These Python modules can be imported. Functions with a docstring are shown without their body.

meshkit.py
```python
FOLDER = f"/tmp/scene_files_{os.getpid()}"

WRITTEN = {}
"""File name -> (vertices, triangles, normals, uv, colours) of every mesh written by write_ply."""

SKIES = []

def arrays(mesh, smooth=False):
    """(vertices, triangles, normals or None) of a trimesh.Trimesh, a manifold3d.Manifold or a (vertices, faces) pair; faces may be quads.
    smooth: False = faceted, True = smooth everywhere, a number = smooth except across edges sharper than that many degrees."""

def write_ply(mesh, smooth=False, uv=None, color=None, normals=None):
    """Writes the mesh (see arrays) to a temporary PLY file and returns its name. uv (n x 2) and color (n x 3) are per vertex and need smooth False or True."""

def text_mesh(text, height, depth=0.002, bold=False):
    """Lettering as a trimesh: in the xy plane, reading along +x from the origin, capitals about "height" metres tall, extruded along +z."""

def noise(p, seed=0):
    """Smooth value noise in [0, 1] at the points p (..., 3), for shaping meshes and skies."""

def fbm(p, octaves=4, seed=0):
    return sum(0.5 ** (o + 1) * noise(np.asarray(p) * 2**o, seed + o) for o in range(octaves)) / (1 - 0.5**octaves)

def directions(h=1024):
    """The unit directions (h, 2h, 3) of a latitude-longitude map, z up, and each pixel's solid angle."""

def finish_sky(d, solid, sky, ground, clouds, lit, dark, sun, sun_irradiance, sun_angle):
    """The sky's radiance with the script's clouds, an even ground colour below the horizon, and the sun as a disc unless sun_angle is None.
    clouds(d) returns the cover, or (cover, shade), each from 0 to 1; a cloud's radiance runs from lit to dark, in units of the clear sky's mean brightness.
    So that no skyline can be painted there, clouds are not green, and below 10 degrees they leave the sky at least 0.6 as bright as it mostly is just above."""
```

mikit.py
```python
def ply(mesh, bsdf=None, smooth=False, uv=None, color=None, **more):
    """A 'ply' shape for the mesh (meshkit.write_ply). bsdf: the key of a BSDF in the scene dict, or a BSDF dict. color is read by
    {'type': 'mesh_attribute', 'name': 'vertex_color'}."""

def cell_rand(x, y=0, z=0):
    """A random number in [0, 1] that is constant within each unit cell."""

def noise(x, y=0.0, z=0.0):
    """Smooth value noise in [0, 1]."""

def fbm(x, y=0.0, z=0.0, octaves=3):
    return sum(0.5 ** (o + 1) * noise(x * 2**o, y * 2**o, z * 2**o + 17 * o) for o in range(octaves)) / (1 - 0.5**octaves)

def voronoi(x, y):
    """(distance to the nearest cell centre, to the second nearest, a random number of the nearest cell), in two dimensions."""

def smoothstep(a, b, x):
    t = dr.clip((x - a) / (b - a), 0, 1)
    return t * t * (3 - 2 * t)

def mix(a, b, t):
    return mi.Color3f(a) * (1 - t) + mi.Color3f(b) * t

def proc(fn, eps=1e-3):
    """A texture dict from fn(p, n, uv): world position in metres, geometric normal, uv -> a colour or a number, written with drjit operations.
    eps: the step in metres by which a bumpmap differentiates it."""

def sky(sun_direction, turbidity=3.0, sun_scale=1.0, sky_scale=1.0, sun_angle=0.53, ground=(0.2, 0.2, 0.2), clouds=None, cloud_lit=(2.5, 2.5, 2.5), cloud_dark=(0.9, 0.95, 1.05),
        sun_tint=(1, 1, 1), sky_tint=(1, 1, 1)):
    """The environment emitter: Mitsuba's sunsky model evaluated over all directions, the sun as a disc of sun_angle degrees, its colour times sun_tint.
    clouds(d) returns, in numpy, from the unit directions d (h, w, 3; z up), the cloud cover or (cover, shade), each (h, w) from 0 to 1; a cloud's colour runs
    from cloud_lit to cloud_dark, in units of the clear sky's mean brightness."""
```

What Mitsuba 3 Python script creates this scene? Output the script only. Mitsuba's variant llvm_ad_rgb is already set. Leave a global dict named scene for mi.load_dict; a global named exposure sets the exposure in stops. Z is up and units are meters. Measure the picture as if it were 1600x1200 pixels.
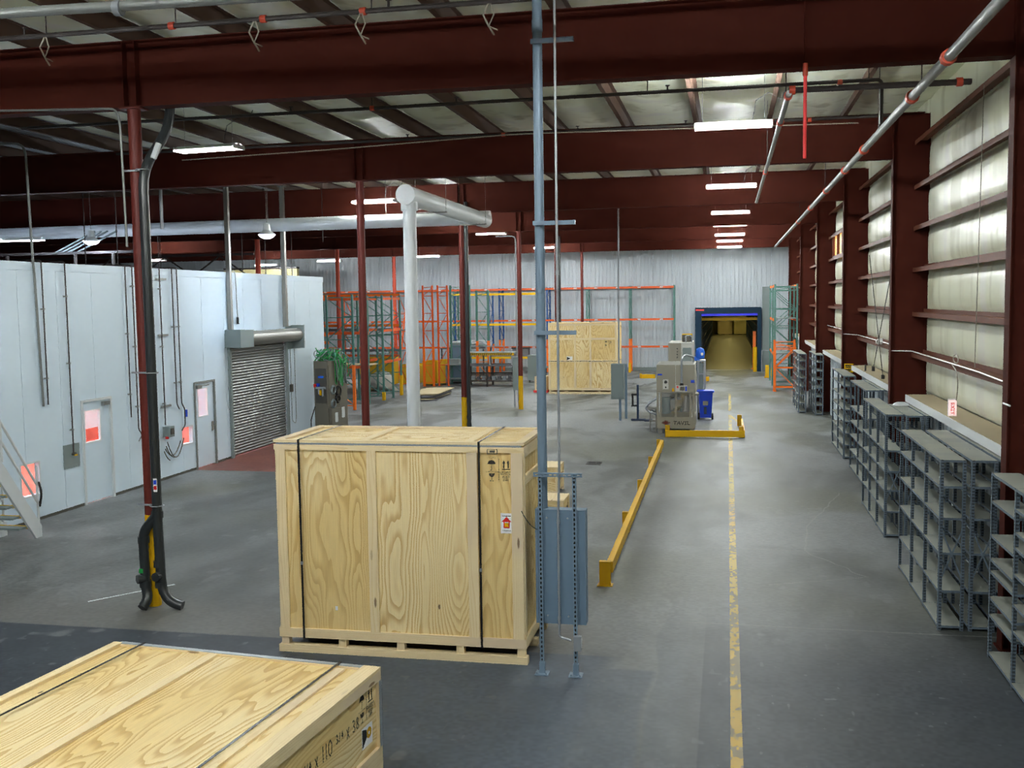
import math, random
import numpy as np, trimesh, drjit as dr, mitsuba as mi
import mikit, meshkit
from mikit import fbm, noise, smoothstep, mix, proc
from shapely.geometry import Polygon, Point, box as sbox
from shapely.ops import unary_union

T4 = mi.ScalarTransform4f
R = random.Random(7)
scene, labels = {}, {}

# ---------------------------------------------------------------- camera, exposure
exposure = 3.4
YAW, PITCH, ROLL, FOC, EYE = 0.207592, 0.0800828, 0.0144517, 1604.11, np.array([0.0, 0.0, 4.1])
fw = np.array([-math.sin(YAW) * math.cos(PITCH), math.cos(YAW) * math.cos(PITCH), -math.sin(PITCH)])
rt = np.array([math.cos(YAW), math.sin(YAW), 0.0])
dn = np.cross(fw, rt)
down = -math.sin(ROLL) * rt + math.cos(ROLL) * dn
scene['camera'] = {'type': 'perspective', 'fov': math.degrees(2 * math.atan(800 / FOC)), 'fov_axis': 'x', 'near_clip': 0.1, 'far_clip': 300.0,
                   'to_world': T4().look_at(origin=EYE.tolist(), target=(EYE + fw).tolist(), up=(-down).tolist())}
TUBE = (48.0, 50.0, 49.5)      # fluorescent tubes
COOL = (12.0, 14.0, 17.0)      # high-bay lamps
ROOM = (9.0, 9.0, 9.2)      # panels inside the partitioned room

FY = [12.56 + 8.57 * k for k in range(-3, 6)]      # roof frames along the hall (FY[3] is the first in view)
XC, XW, XL, YB = 3.11, 3.66, -13.07, 59.6         # column flange, right wall, left partition, back wall
ZB, ZT = 6.74, 7.58                               # beam bottom and top

# ---------------------------------------------------------------- materials
def rgb(r, g, b):
    f = lambda c: ((c / 255 + 0.055) / 1.055) ** 2.4 if c > 10 else c / 255 / 12.92
    return [f(r), f(g), f(b)]

def mat(name, color, rough=0.5, metal=0.0, spec=0.5, bump=None, **k):
    col = color if isinstance(color, dict) else {'type': 'rgb', 'value': list(color)}
    b = {'type': 'principled', 'base_color': col, 'roughness': rough, 'metallic': metal, 'specular': spec, **k}
    if bump:
        b = {'type': 'bumpmap', 'arbitrary': proc(bump[0], bump[2] if len(bump) > 2 else 1e-3), 'scale': bump[1], 'nested': b}
    scene['mat_' + name] = {'type': 'twosided', 'nested': b}

def seg(x, y, a, b):
    dx, dy = b[0] - a[0], b[1] - a[1]
    t = dr.clip(((x - a[0]) * dx + (y - a[1]) * dy) / (dx * dx + dy * dy), 0, 1)
    return dr.sqrt(dr.square(x - a[0] - t * dx) + dr.square(y - a[1] - t * dy))

def floor_fn(p, n, uv):
    x, y = p.x, p.y
    a = fbm(x * 0.35 + 5, y * 0.28, 0, 4)
    sw = fbm(x * 0.9 + 2.5 * a, y * 0.45 + 3 * a, 3, 4)
    g = noise(x * 23, y * 23, 1)
    t = smoothstep(0.3, 0.7, 0.45 * a + 0.55 * sw)
    c = mix((0.072, 0.076, 0.072), (0.175, 0.182, 0.18), t)
    c = mix(c, (0.24, 0.25, 0.255), 0.7 * smoothstep(18, 34, y) * smoothstep(0.35, 0.6, sw))
    c = mix(c, (0.095, 0.095, 0.06), 0.6 * smoothstep(0.5, 0.75, fbm(x * 0.5, y * 0.33, 9, 2)))
    # worn coating in front, a paler strip beside it
    wob = 0.25 * (noise(x * 0.9, y * 0.9, 4) - 0.5)
    left = smoothstep(11.56, 11.5, y) * smoothstep(-1.1, -1.5, x)
    right = smoothstep(14.6 + 3 * wob, 10.6 + 2 * wob, y) * (0.55 + 0.45 * smoothstep(-0.27, -0.25, x)) * smoothstep(-0.75 + wob, -0.7 + wob, x)
    midr = smoothstep(11.2, 11.1, y) * smoothstep(-0.7 + wob * 1.2, -0.8 + wob * 1.2, x) * smoothstep(-1.6, -1.4, x)
    strip = smoothstep(11.5, 11.56, y) * smoothstep(13.2 + 3 * wob, 12.3, y) * smoothstep(-1.0, -2.2, x)
    c = mix(c, (0.125, 0.12, 0.11), 0.75 * strip)
    coat = mix((0.019, 0.025, 0.034), (0.034, 0.042, 0.053), sw) * (1.0 + 1.3 * smoothstep(-5.5, -3.2, x) * smoothstep(-0.3, -0.6, x))
    coat = mix(coat, (0.10, 0.11, 0.115), 0.5 * smoothstep(0.90, 0.97, noise(x * 13.1, y * 9.3, 17)))
    c = mix(c, coat, dr.maximum(dr.maximum(left, 0.9 * right), 0.75 * midr))
    # scuffs
    sc = smoothstep(0.80, 0.9, noise(x * 5.1, y * 4.2, 7)) * smoothstep(0.45, 0.7, noise(x * 0.7, y * 0.7, 2))
    c = mix(c, (0.2, 0.2, 0.2), 0.35 * sc)
    # tyre track beside the rail
    c = mix(c, (0.055, 0.055, 0.05), 0.35 * smoothstep(0.35, 0.1, dr.abs(x + 1.22 - 0.012 * (y - 20))) * smoothstep(13, 16, y) * smoothstep(28.5, 26, y))
    # red painted apron in front of the shutter
    red = smoothstep(23.32, 23.36, y) * smoothstep(29.2, 29.1, y) * smoothstep(-10.6, -10.7, x)
    c = mix(c, mix((0.10, 0.03, 0.024), (0.20, 0.065, 0.045), sw), red)
    # saw joints and cracks
    j = dr.minimum(dr.minimum(dr.abs(y - 12.95 - 0.02 * noise(x * 3, 1)), dr.abs(y - 17.0)), dr.abs(y - 30.2))
    c = mix(c, (0.22, 0.22, 0.2), 0.4 * smoothstep(0.025, 0.008, j) * smoothstep(-2, 0, x))
    w = 0.06 * (noise(x * 4, y * 4, 11) - 0.5)
    cr = dr.minimum(dr.minimum(seg(x + w, y, (1.42, 18.9), (1.22, 17.0)), seg(x + w, y + w, (1.22, 17.0), (2.0, 15.5))), seg(x, y + w, (2.0, 15.5), (0.6, 14.9)))
    cr = dr.minimum(cr, seg(x + w, y, (1.42, 18.9), (2.3, 22.2)))
    c = mix(c, (0.26, 0.26, 0.24), 0.45 * smoothstep(0.022, 0.006, cr))
    # dirt along the walls
    return c * (0.80 + 0.22 * g) * mi.Color3f(0.98, 1.0, 1.03)

def ply_fn(p, n, uv):
    u, v = uv.x, uv.y                      # u along the grain, metres
    wv = v + 0.035 * fbm(u * 1.3, v * 2.0, 12, 2)
    f = fbm(u * 0.42, wv * 2.6, 2, 2) + 0.16 * fbm(u * 1.5, wv * 5.0, 7, 2) + 0.02 * noise(u * 5, v * 30, 5)
    k = f * 17.0
    ring = k - dr.floor(k)
    line = smoothstep(0.35, 0.93, ring) * smoothstep(1.0, 0.955, ring)
    amt = 0.35 + 0.65 * noise(u * 0.9 + 9, v * 2.4, 8)
    c = mix((0.80, 0.65, 0.36), (0.72, 0.54, 0.24), smoothstep(0.3, 0.7, noise(u * 0.7, v * 1.7, 21)))
    c = mix(c, (0.50, 0.30, 0.07), 0.9 * line * amt)
    fine = noise(u * 7, v * 260, 3)
    c = c * (0.94 + 0.12 * fine)
    kd, k2, kr = mikit.voronoi(u * 0.9 + 0.3, v * 2.2)
    knot = smoothstep(0.034, 0.018, kd) * smoothstep(0.74, 0.76, kr)
    return mix(c, (0.12, 0.06, 0.025), 0.9 * knot)

def pine_fn(p, n, uv):
    u, v = uv.x, uv.y
    f = fbm(u * 0.5, v * 9, 2, 2) * 6 + v * 30
    ring = f - dr.floor(f)
    c = mix((0.78, 0.64, 0.39), (0.66, 0.49, 0.24), 0.55 * smoothstep(0.5, 0.95, ring))
    c = mix(c, (0.68, 0.55, 0.37), smoothstep(0.4, 0.7, noise(u * 0.9, v * 2, 6)))
    kd, k2, kr = mikit.voronoi(u * 1.6, v * 7.0)
    knot = smoothstep(0.12, 0.07, kd) * smoothstep(0.84, 0.86, kr)
    return mix(c, (0.15, 0.075, 0.03), 0.8 * knot)

def insul_fn(p, n, uv):
    x, y, z = p.x, p.y, p.z
    st = fbm(y * 2.2, z * 0.35, x * 2.2, 3)
    dirt = fbm(y * 0.5 + 3, z * 0.5, x * 0.5, 3)
    c = mix((0.74, 0.76, 0.63), (0.62, 0.64, 0.48), smoothstep(0.35, 0.65, dirt))
    c = mix(c, (0.36, 0.36, 0.22), 0.5 * smoothstep(0.56, 0.75, st))
    return mix(c, (0.66, 0.66, 0.60), 0.6 * smoothstep(0.45, 0.28, st))

def wrinkle_fn(p, n, uv):
    return fbm(p.y * 3.2, p.z * 0.7, p.x * 3.2, 3) + 0.4 * fbm(p.y * 9, p.z * 5, p.x * 9, 2)

def redsteel_fn(p, n, uv):
    a = fbm(p.x * 1.3, p.y * 1.3, p.z * 2.5, 3)
    return mix((0.046, 0.0095, 0.006), (0.066, 0.0145, 0.009), a)

def punched_fn(p, n, uv):      # slotted shelving angle: dark slots every 38 mm
    zz = p.z / 0.038
    q = dr.abs(zz - dr.floor(zz) - 0.5)
    hole = smoothstep(0.30, 0.26, q) * smoothstep(0.017, 0.013, dr.abs(uv.y - 0.028))
    a = noise(p.x * 3, p.y * 3, p.z * 2)
    return mix(mix((0.105, 0.145, 0.185), (0.14, 0.185, 0.225), a), (0.02, 0.024, 0.03), 0.8 * hole)

def shelf_fn(p, n, uv):        # dusty on upward faces
    d = smoothstep(0.5, 0.95, n.z) * (0.55 + 0.45 * fbm(p.x * 3, p.y * 3, p.z * 9, 2))
    return mix((0.115, 0.155, 0.19), (0.36, 0.365, 0.29), 0.85 * d)

def paintline_fn(p, n, uv):
    a = fbm(p.x * 9, p.y * 5, 3, 3)
    worn = smoothstep(0.50, 0.60, 0.6 * a + 0.4 * noise(p.x * 30, p.y * 14, 1) + 0.08 * (noise(p.y * 0.7, 2) - 0.5))
    c = mix((0.44, 0.27, 0.010), (0.38, 0.31, 0.025), noise(p.y * 0.35, 7))
    return mix(c, (0.12, 0.115, 0.09), 0.8 * worn)

def ribwall_fn(p, n, uv):
    a = fbm(p.x * 0.4, p.z * 0.5, p.y * 0.4, 3)
    grey_band = smoothstep(0.25, 0.0, dr.abs(p.z - 2.45)) * smoothstep(-3.0, -3.4, p.x) + smoothstep(0.35, 0.0, dr.abs(p.z - 4.0)) * 0.6 * smoothstep(-3.2, -3.6, p.x)  # two greyer horizontal bands on the wall left of the dock
    c = mix((0.42, 0.465, 0.51), (0.48, 0.525, 0.57), a)
    c = mix(c, (0.36, 0.36, 0.36), 0.5 * grey_band)
    return mix(c, (0.40, 0.41, 0.41), 0.35 * smoothstep(0.52, 0.75, fbm(p.x * 1.3, p.z * 1.1, 5, 3)) * smoothstep(3.0, 1.0, p.z))

mat('floor', proc(floor_fn), 0.55, 0, 0.32)
mat('ply', proc(ply_fn), 0.6, 0, 0.3)
mat('pine', proc(pine_fn), 0.65, 0, 0.25)
mat('insul', proc(insul_fn), 0.38, 0, 0.4, bump=(wrinkle_fn, 0.03, 4e-3))
mat('redsteel', proc(redsteel_fn), 0.7, 0, 0.08)
mat('punched', proc(punched_fn), 0.45, 0.1, 0.5)
mat('shelf', proc(shelf_fn), 0.5, 0.0, 0.4)
mat('line', proc(paintline_fn), 0.55)
mat('ribwall', proc(ribwall_fn), 0.4)
mat('whitewall', rgb(208, 224, 236), 0.42)
mat('whitepaint', rgb(205, 210, 212), 0.4)
mat('linerwall', rgb(196, 206, 212), 0.4)
mat('dusty', rgb(150, 138, 112), 0.8)
mat('purlin', rgb(80, 62, 53), 0.65, 0, 0.15)
mat('girt', rgb(96, 58, 44), 0.6, 0, 0.25)
mat('brownpipe', rgb(92, 34, 27), 0.5, 0, 0.3)
mat('rustpipe', rgb(190, 70, 45), 0.5)
mat('blackpipe', rgb(38, 42, 44), 0.28)
mat('darkpipe', rgb(48, 42, 40), 0.5)
mat('graypipe', rgb(126, 130, 128), 0.4, 0.35)
mat('galv', rgb(148, 154, 160), 0.38, 0.3)
mat('steel', rgb(132, 131, 125), 0.38, 0.4)
mat('shutter', rgb(122, 124, 122), 0.36, 0.55)
mat('bluegray', rgb(98, 120, 140), 0.42, 0.0)
mat('strut', rgb(108, 128, 146), 0.4, 0.1)
mat('panelgray', rgb(120, 132, 132), 0.45)
mat('yellow', rgb(216, 168, 6), 0.45, 0, 0.3)
mat('yellowdark', rgb(180, 140, 8), 0.5, 0, 0.3)
mat('orange', rgb(236, 112, 22), 0.4)
mat('rackorange', rgb(206, 84, 30), 0.45)
mat('teal', rgb(70, 116, 108), 0.45)
mat('rackblue', rgb(24, 70, 128), 0.4)
mat('duct', rgb(222, 228, 232), 0.45)
mat('machine', rgb(142, 138, 124), 0.4, 0.25)
mat('machlight', rgb(190, 190, 184), 0.4)
mat('cabinet', rgb(104, 100, 88), 0.42, 0.1)
mat('cabdark', rgb(70, 68, 62), 0.45)
mat('blue', rgb(18, 62, 190), 0.35)
mat('bluebright', rgb(28, 100, 215), 0.35)
mat('navy', rgb(24, 44, 72), 0.45)
mat('dockblue', rgb(14, 44, 66), 0.6, 0, 0.2)
mat('dockviolet', rgb(30, 36, 220), 0.5)
mat('black', rgb(22, 22, 22), 0.5)
mat('ink', rgb(34, 28, 22), 0.7)
mat('strap', rgb(20, 18, 18), 0.35)
mat('white', rgb(232, 232, 232), 0.5)
mat('red', rgb(196, 30, 28), 0.45)
mat('brightred', rgb(225, 60, 60), 0.5)
mat('cream', rgb(200, 190, 140), 0.6)
mat('redfloor', rgb(196, 84, 62), 0.45)
mat('green', rgb(30, 135, 62), 0.4)
mat('tealhose', rgb(60, 130, 110), 0.4)
mat('greyhose', rgb(120, 130, 132), 0.4)
mat('board', rgb(190, 176, 140), 0.7)
mat('boarddark', rgb(96, 96, 100), 0.7)
mat('tunnelfloor', rgb(95, 90, 72), 0.5)
mat('darkshelf', rgb(52, 50, 52), 0.6)
mat('wirecable', rgb(150, 145, 132), 0.6)
mat('plastic', rgb(190, 190, 184), 0.25, 0, 0.6)
mat('amber', rgb(230, 160, 80), 0.5)
mat('yellowbin', rgb(214, 178, 40), 0.5)
scene['mat_glass'] = {'type': 'thindielectric', 'int_ior': 1.5}

# ---------------------------------------------------------------- mesh helpers
class MB:
    """Collects pieces of one mesh."""
    def __init__(self):
        self.v, self.f, self.uv, self.n = [], [], [], 0
    def raw(self, v, f, uv=None, M=None):
        v = np.asarray(v, float); f = np.asarray(f, int)
        if M is not None:
            v = v @ M[:3, :3].T + M[:3, 3]
        self.v.append(v); self.f.append(f + self.n); self.n += len(v)
        self.uv.append(np.zeros((len(v), 2)) if uv is None else np.asarray(uv, float))
        return self
    def box(self, x0, x1, y0, y1, z0, z1, grain=None, M=None):
        lo, hi = np.array([x0, y0, z0], float), np.array([x1, y1, z1], float)
        g = int(np.argmax(hi - lo)) if grain is None else grain
        ou, ov = R.uniform(0, 60), R.uniform(0, 60)
        V, F, U = [], [], []
        for a in range(3):
            b, c = (a + 1) % 3, (a + 2) % 3
            for s in (0, 1):
                q = []
                for (i, j) in ((0, 0), (1, 0), (1, 1), (0, 1)):
                    p = lo.copy(); p[a] = hi[a] if s else lo[a]
                    p[b] = hi[b] if i else lo[b]; p[c] = hi[c] if j else lo[c]
                    q.append(p)
                if not s: q = q[::-1]
                k = len(V); V += q; F += [(k, k + 1, k + 2), (k, k + 2, k + 3)]
                gu, gv = (g, c if b == g else b) if g in (b, c) else (b, c)
                U += [(p[gu] + ou, p[gv] - lo[gv] + (ov if grain is not None or True else 0)) for p in q]
        return self.raw(V, F, U, M)
    def angle(self, x0, x1, y0, y1, z0, z1, axis_uv):
        """vertical flat whose uv.y is the distance across it (for punched posts)"""
        V, F, U = [], [], []
        lo, hi = np.array([x0, y0, z0], float), np.array([x1, y1, z1], float)
        for a in range(3):
            b, c = (a + 1) % 3, (a + 2) % 3
            for s in (0, 1):
                q = []
                for (i, j) in ((0, 0), (1, 0), (1, 1), (0, 1)):
                    p = lo.copy(); p[a] = hi[a] if s else lo[a]
                    p[b] = hi[b] if i else lo[b]; p[c] = hi[c] if j else lo[c]
                    q.append(p)
                if not s: q = q[::-1]
                k = len(V); V += q; F += [(k, k + 1, k + 2), (k, k + 2, k + 3)]
                U += [(p[2], p[axis_uv] - lo[axis_uv]) for p in q]
        return self.raw(V, F, U)
    def tube(self, pts, r, n=8, cap=True):
        p = np.asarray(pts, float); m = len(p)
        rr = np.broadcast_to(np.asarray(r, float), (m,))
        t = np.gradient(p, axis=0); t /= np.linalg.norm(t, axis=1, keepdims=True) + 1e-12
        a = np.cross(t[0], [0, 0, 1.0] if abs(t[0][2]) < 0.9 else [1.0, 0, 0]); a /= np.linalg.norm(a)
        V = []; ang = np.arange(n) * 2 * math.pi / n
        for i in range(m):
            a = a - t[i] * (a @ t[i]); a /= np.linalg.norm(a) + 1e-12
            b = np.cross(t[i], a)
            V.append(p[i] + rr[i] * (np.cos(ang)[:, None] * a + np.sin(ang)[:, None] * b))
        V = np.vstack(V); F = []
        for i in range(m - 1):
            for j in range(n):
                q = (i * n + j, i * n + (j + 1) % n, (i + 1) * n + (j + 1) % n, (i + 1) * n + j)
                F += [(q[0], q[2], q[1]), (q[0], q[3], q[2])]
        if cap:
            k = len(V); V = np.vstack([V, p[:1], p[-1:]])
            for j in range(n):
                F += [(k, j, (j + 1) % n), (k + 1, (m - 1) * n + (j + 1) % n, (m - 1) * n + j)]
        F = np.array(F)[:, ::-1]
        return self.raw(V, F)
    def bar(self, a, b, w, h):
        """rectangular bar from a to b, w wide (horizontal) and h high"""
        a, b = np.asarray(a, float), np.asarray(b, float); d = b - a; L = np.linalg.norm(d); d /= L
        s = np.cross(d, [0, 0, 1.0]);
        s = np.array([1.0, 0, 0]) if np.linalg.norm(s) < 1e-6 else s / np.linalg.norm(s)
        u = np.cross(s, d)
        M = np.eye(4); M[:3, 0], M[:3, 1], M[:3, 2], M[:3, 3] = d, -s, u, a
        return self.box(0, L, -w / 2, w / 2, -h / 2, h / 2, 0, M)
    def tm(self, mesh, M=None):
        return self.raw(mesh.vertices, mesh.faces, None, M)
    def poly(self, geom, depth, M=None):
        for g in getattr(geom, 'geoms', [geom]):
            if g.area > 1e-9:
                self.tm(trimesh.creation.extrude_polygon(g, depth, engine='earcut'), M)
        return self
    def lathe(self, prof, n=16, M=None):
        m = trimesh.creation.revolve(np.asarray(prof, float), sections=n)
        return self.tm(m, M)
    def mesh(self):
        return np.vstack(self.v), np.vstack(self.f)

def frame(origin, right, up):
    """matrix with local x=right, y=up, z=out of the surface"""
    r = np.asarray(right, float); r /= np.linalg.norm(r); u = np.asarray(up, float); u /= np.linalg.norm(u)
    M = np.eye(4); M[:3, 0], M[:3, 1], M[:3, 2], M[:3, 3] = r, u, np.cross(r, u), origin
    return M

def shift(x=0, y=0, z=0, rot=0.0):
    M = np.eye(4); c, s = math.cos(math.radians(rot)), math.sin(math.radians(rot))
    M[:2, :2] = [[c, -s], [s, c]]; M[:3, 3] = (x, y, z)
    return M

used = set()
def numbered(k):
    c, i = k, 0
    while c in used:
        i += 1; c = f'{k}_{i:03d}'
    used.add(c); return c

def thing(name, label, cat, group=None, kind=None):
    k = numbered(name); labels[k] = {'label': label, 'category': cat}
    if group: labels[k]['group'] = group
    if kind: labels[k]['kind'] = kind
    return k

def put(key, mb, m, smooth=False, emit=None):
    v, f = mb.mesh()
    d = mikit.ply((v, f), 'mat_' + m, smooth, **({'uv': np.vstack(mb.uv)} if smooth in (False, True) else {}))
    if emit is not None:
        d['emitter'] = {'type': 'area', 'radiance': {'type': 'rgb', 'value': list(emit)}}
    scene[key] = d
    return key

def part(parent, name, mb, m, smooth=False, label=None, emit=None, kind=None):
    k = numbered(parent + '__' + name); put(k, mb, m, smooth, emit)
    if label or kind:
        labels[k] = {}
        if label: labels[k]['label'] = label
        if kind: labels[k]['kind'] = kind
    return k

def solo(name, mb, m, label, cat, group=None, smooth=False, kind=None):
    k = thing(name, label, cat, group, kind); put(k, mb, m, smooth); return k

ORD = ['first', 'second', 'third', 'fourth', 'fifth', 'sixth', 'seventh', 'eighth', 'ninth', 'tenth']

def arc(c, r, a0, a1, n, ax, ay):
    c, ax, ay = map(lambda q: np.asarray(q, float), (c, ax, ay))
    return [c + r * (math.cos(a) * ax + math.sin(a) * ay) for a in np.linspace(a0, a1, n)]

def bend(pts, r=0.15, n=5):
    """polyline with its corners rounded"""
    p = [np.asarray(q, float) for q in pts]; out = [p[0]]
    for a, b, c in zip(p, p[1:], p[2:]):
        u, w = a - b, c - b; lu, lw = np.linalg.norm(u), np.linalg.norm(w); k = min(r, lu / 2, lw / 2)
        s, e = b + u / lu * k, b + w / lw * k
        for t in np.linspace(0, 1, n):
            out.append((1 - t) ** 2 * s + 2 * t * (1 - t) * b + t * t * e)
    return out + [p[-1]]

def hang(a, b, sag, n=9):
    a, b = np.asarray(a, float), np.asarray(b, float)
    return [a + (b - a) * t - np.array([0, 0, sag * 4 * t * (1 - t)]) for t in np.linspace(0, 1, n)]
#@@SETTING

# ================================================================ SETTING
def rect_minus(rect, holes):
    """cells (a0,a1,b0,b1) that tile rect without the holes"""
    A = sorted({rect[0], rect[1], *[h[i] for h in holes for i in (0, 1) if rect[0] < h[i] < rect[1]]})
    out = []
    for a0, a1 in zip(A, A[1:]):
        cut = sorted((max(h[2], rect[2]), min(h[3], rect[3])) for h in holes if h[0] < (a0 + a1) / 2 < h[1])
        b = rect[2]
        for c0, c1 in cut:
            if c0 > b: out.append((a0, a1, b, c0))
            b = max(b, c1)
        if b < rect[3]: out.append((a0, a1, b, rect[3]))
    return out

fl = MB(); fl.box(-46, 5, -14, YB + 1.2, -0.3, 0)
solo('floor', fl, 'floor', 'worn grey concrete warehouse floor with darker coated patches and a red apron', 'floor', kind='structure')

# ---- back wall of ribbed white panels, with the dock opening
OPEN = (-1.46, 1.64, 0, 3.33)
wb = MB()
for c in rect_minus((-46, 4.0, 0, 8.1), [OPEN]):
    wb.box(c[0], c[1], YB + 0.06, YB + 0.2, c[2], c[3])
solo('wall_back', wb, 'whitewall', 'far end wall of white ribbed metal panels behind the pallet racks', 'wall', kind='structure')
x = -46.0
while x < 3.6:
    x1 = min(x + 1.1, 3.66)
    for c in rect_minus((x + 0.006, x1 - 0.006, 0.0, 8.0), [OPEN]):
        if c[1] - c[0] < 0.05: continue
        n = max(1, round((c[1] - c[0]) / 0.22)); w = (c[1] - c[0]) / n
        prof = [(c[0], 0.0)]
        for i in range(n):
            a = c[0] + i * w
            prof += [(a + 0.55 * w, 0.0), (a + 0.66 * w, 0.014), (a + 0.86 * w, 0.014), (a + 0.97 * w, 0.0)]
        prof += [(c[1], 0.0), (c[1], -0.03), (c[0], -0.03)]
        pg = Polygon(prof).buffer(0)
        m = MB(); M = np.eye(4); M[:3, 0] = (1, 0, 0); M[:3, 1] = (0, -1, 0); M[:3, 2] = (0, 0, 1); M[:3, 3] = (0, YB + 0.03, c[2])
        tmm = trimesh.creation.extrude_polygon(pg, c[3] - c[2], engine='earcut')
        m.raw(tmm.vertices, tmm.faces[:, ::-1], None, M)
        part('wall_back', 'panel', m, 'ribwall')
    x += 1.1
m = MB(); m.box(-46, -1.8, YB - 0.09, YB - 0.03, 0, 0.22); part('wall_back', 'kerb', m, 'panelgray', label='grey kerb at the foot of the wall')
m = MB(); m.box(1.9, 2.32, YB - 0.16, YB - 0.03, 0, 4.73); part('wall_back', 'weathered_panel', m, 'panelgray', label='weathered grey steel panel right of the dock opening')

# ---- right wall: sheeting, insulation blankets, girts, liner
GZ = [2.99, 3.78, 4.63, 5.42, 6.20, 7.05]
m = MB(); m.box(3.86, 4.0, -14, YB + 0.2, 0, 8.1)
solo('wall_right', m, 'insul', 'right side wall of steel girts and stained off-white insulation blankets', 'wall', kind='structure')
WIN = (31.4, 37.4)                                   # amber window in the third bay
def blanket(y0, y1, z0, z1):
    ny, nz = 22, 6
    yy, zz = np.linspace(0, 1, ny + 1), np.linspace(0, 1, nz + 1)
    V, F = [], []
    for j in zz:
        for i in yy:
            py, pz = y0 + (y1 - y0) * i, z0 + (z1 - z0) * j
            bl = (1 - (2 * j - 1) ** 4) * (1 - (2 * i - 1) ** 24)
            nn = meshkit.fbm(np.array([[py * 1.1, pz * 0.5, 3.1]]), 3, 5)[0] - 0.5
            V.append((3.775 - 0.085 * bl - 0.05 * nn * bl, py, pz))
    for j in range(nz):
        for i in range(ny):
            a = j * (ny + 1) + i
            F += [(a, a + ny + 1, a + 1), (a + 1, a + ny + 1, a + ny + 2)]
    return MB().raw(V, F)
FE = FY + [YB]
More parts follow.
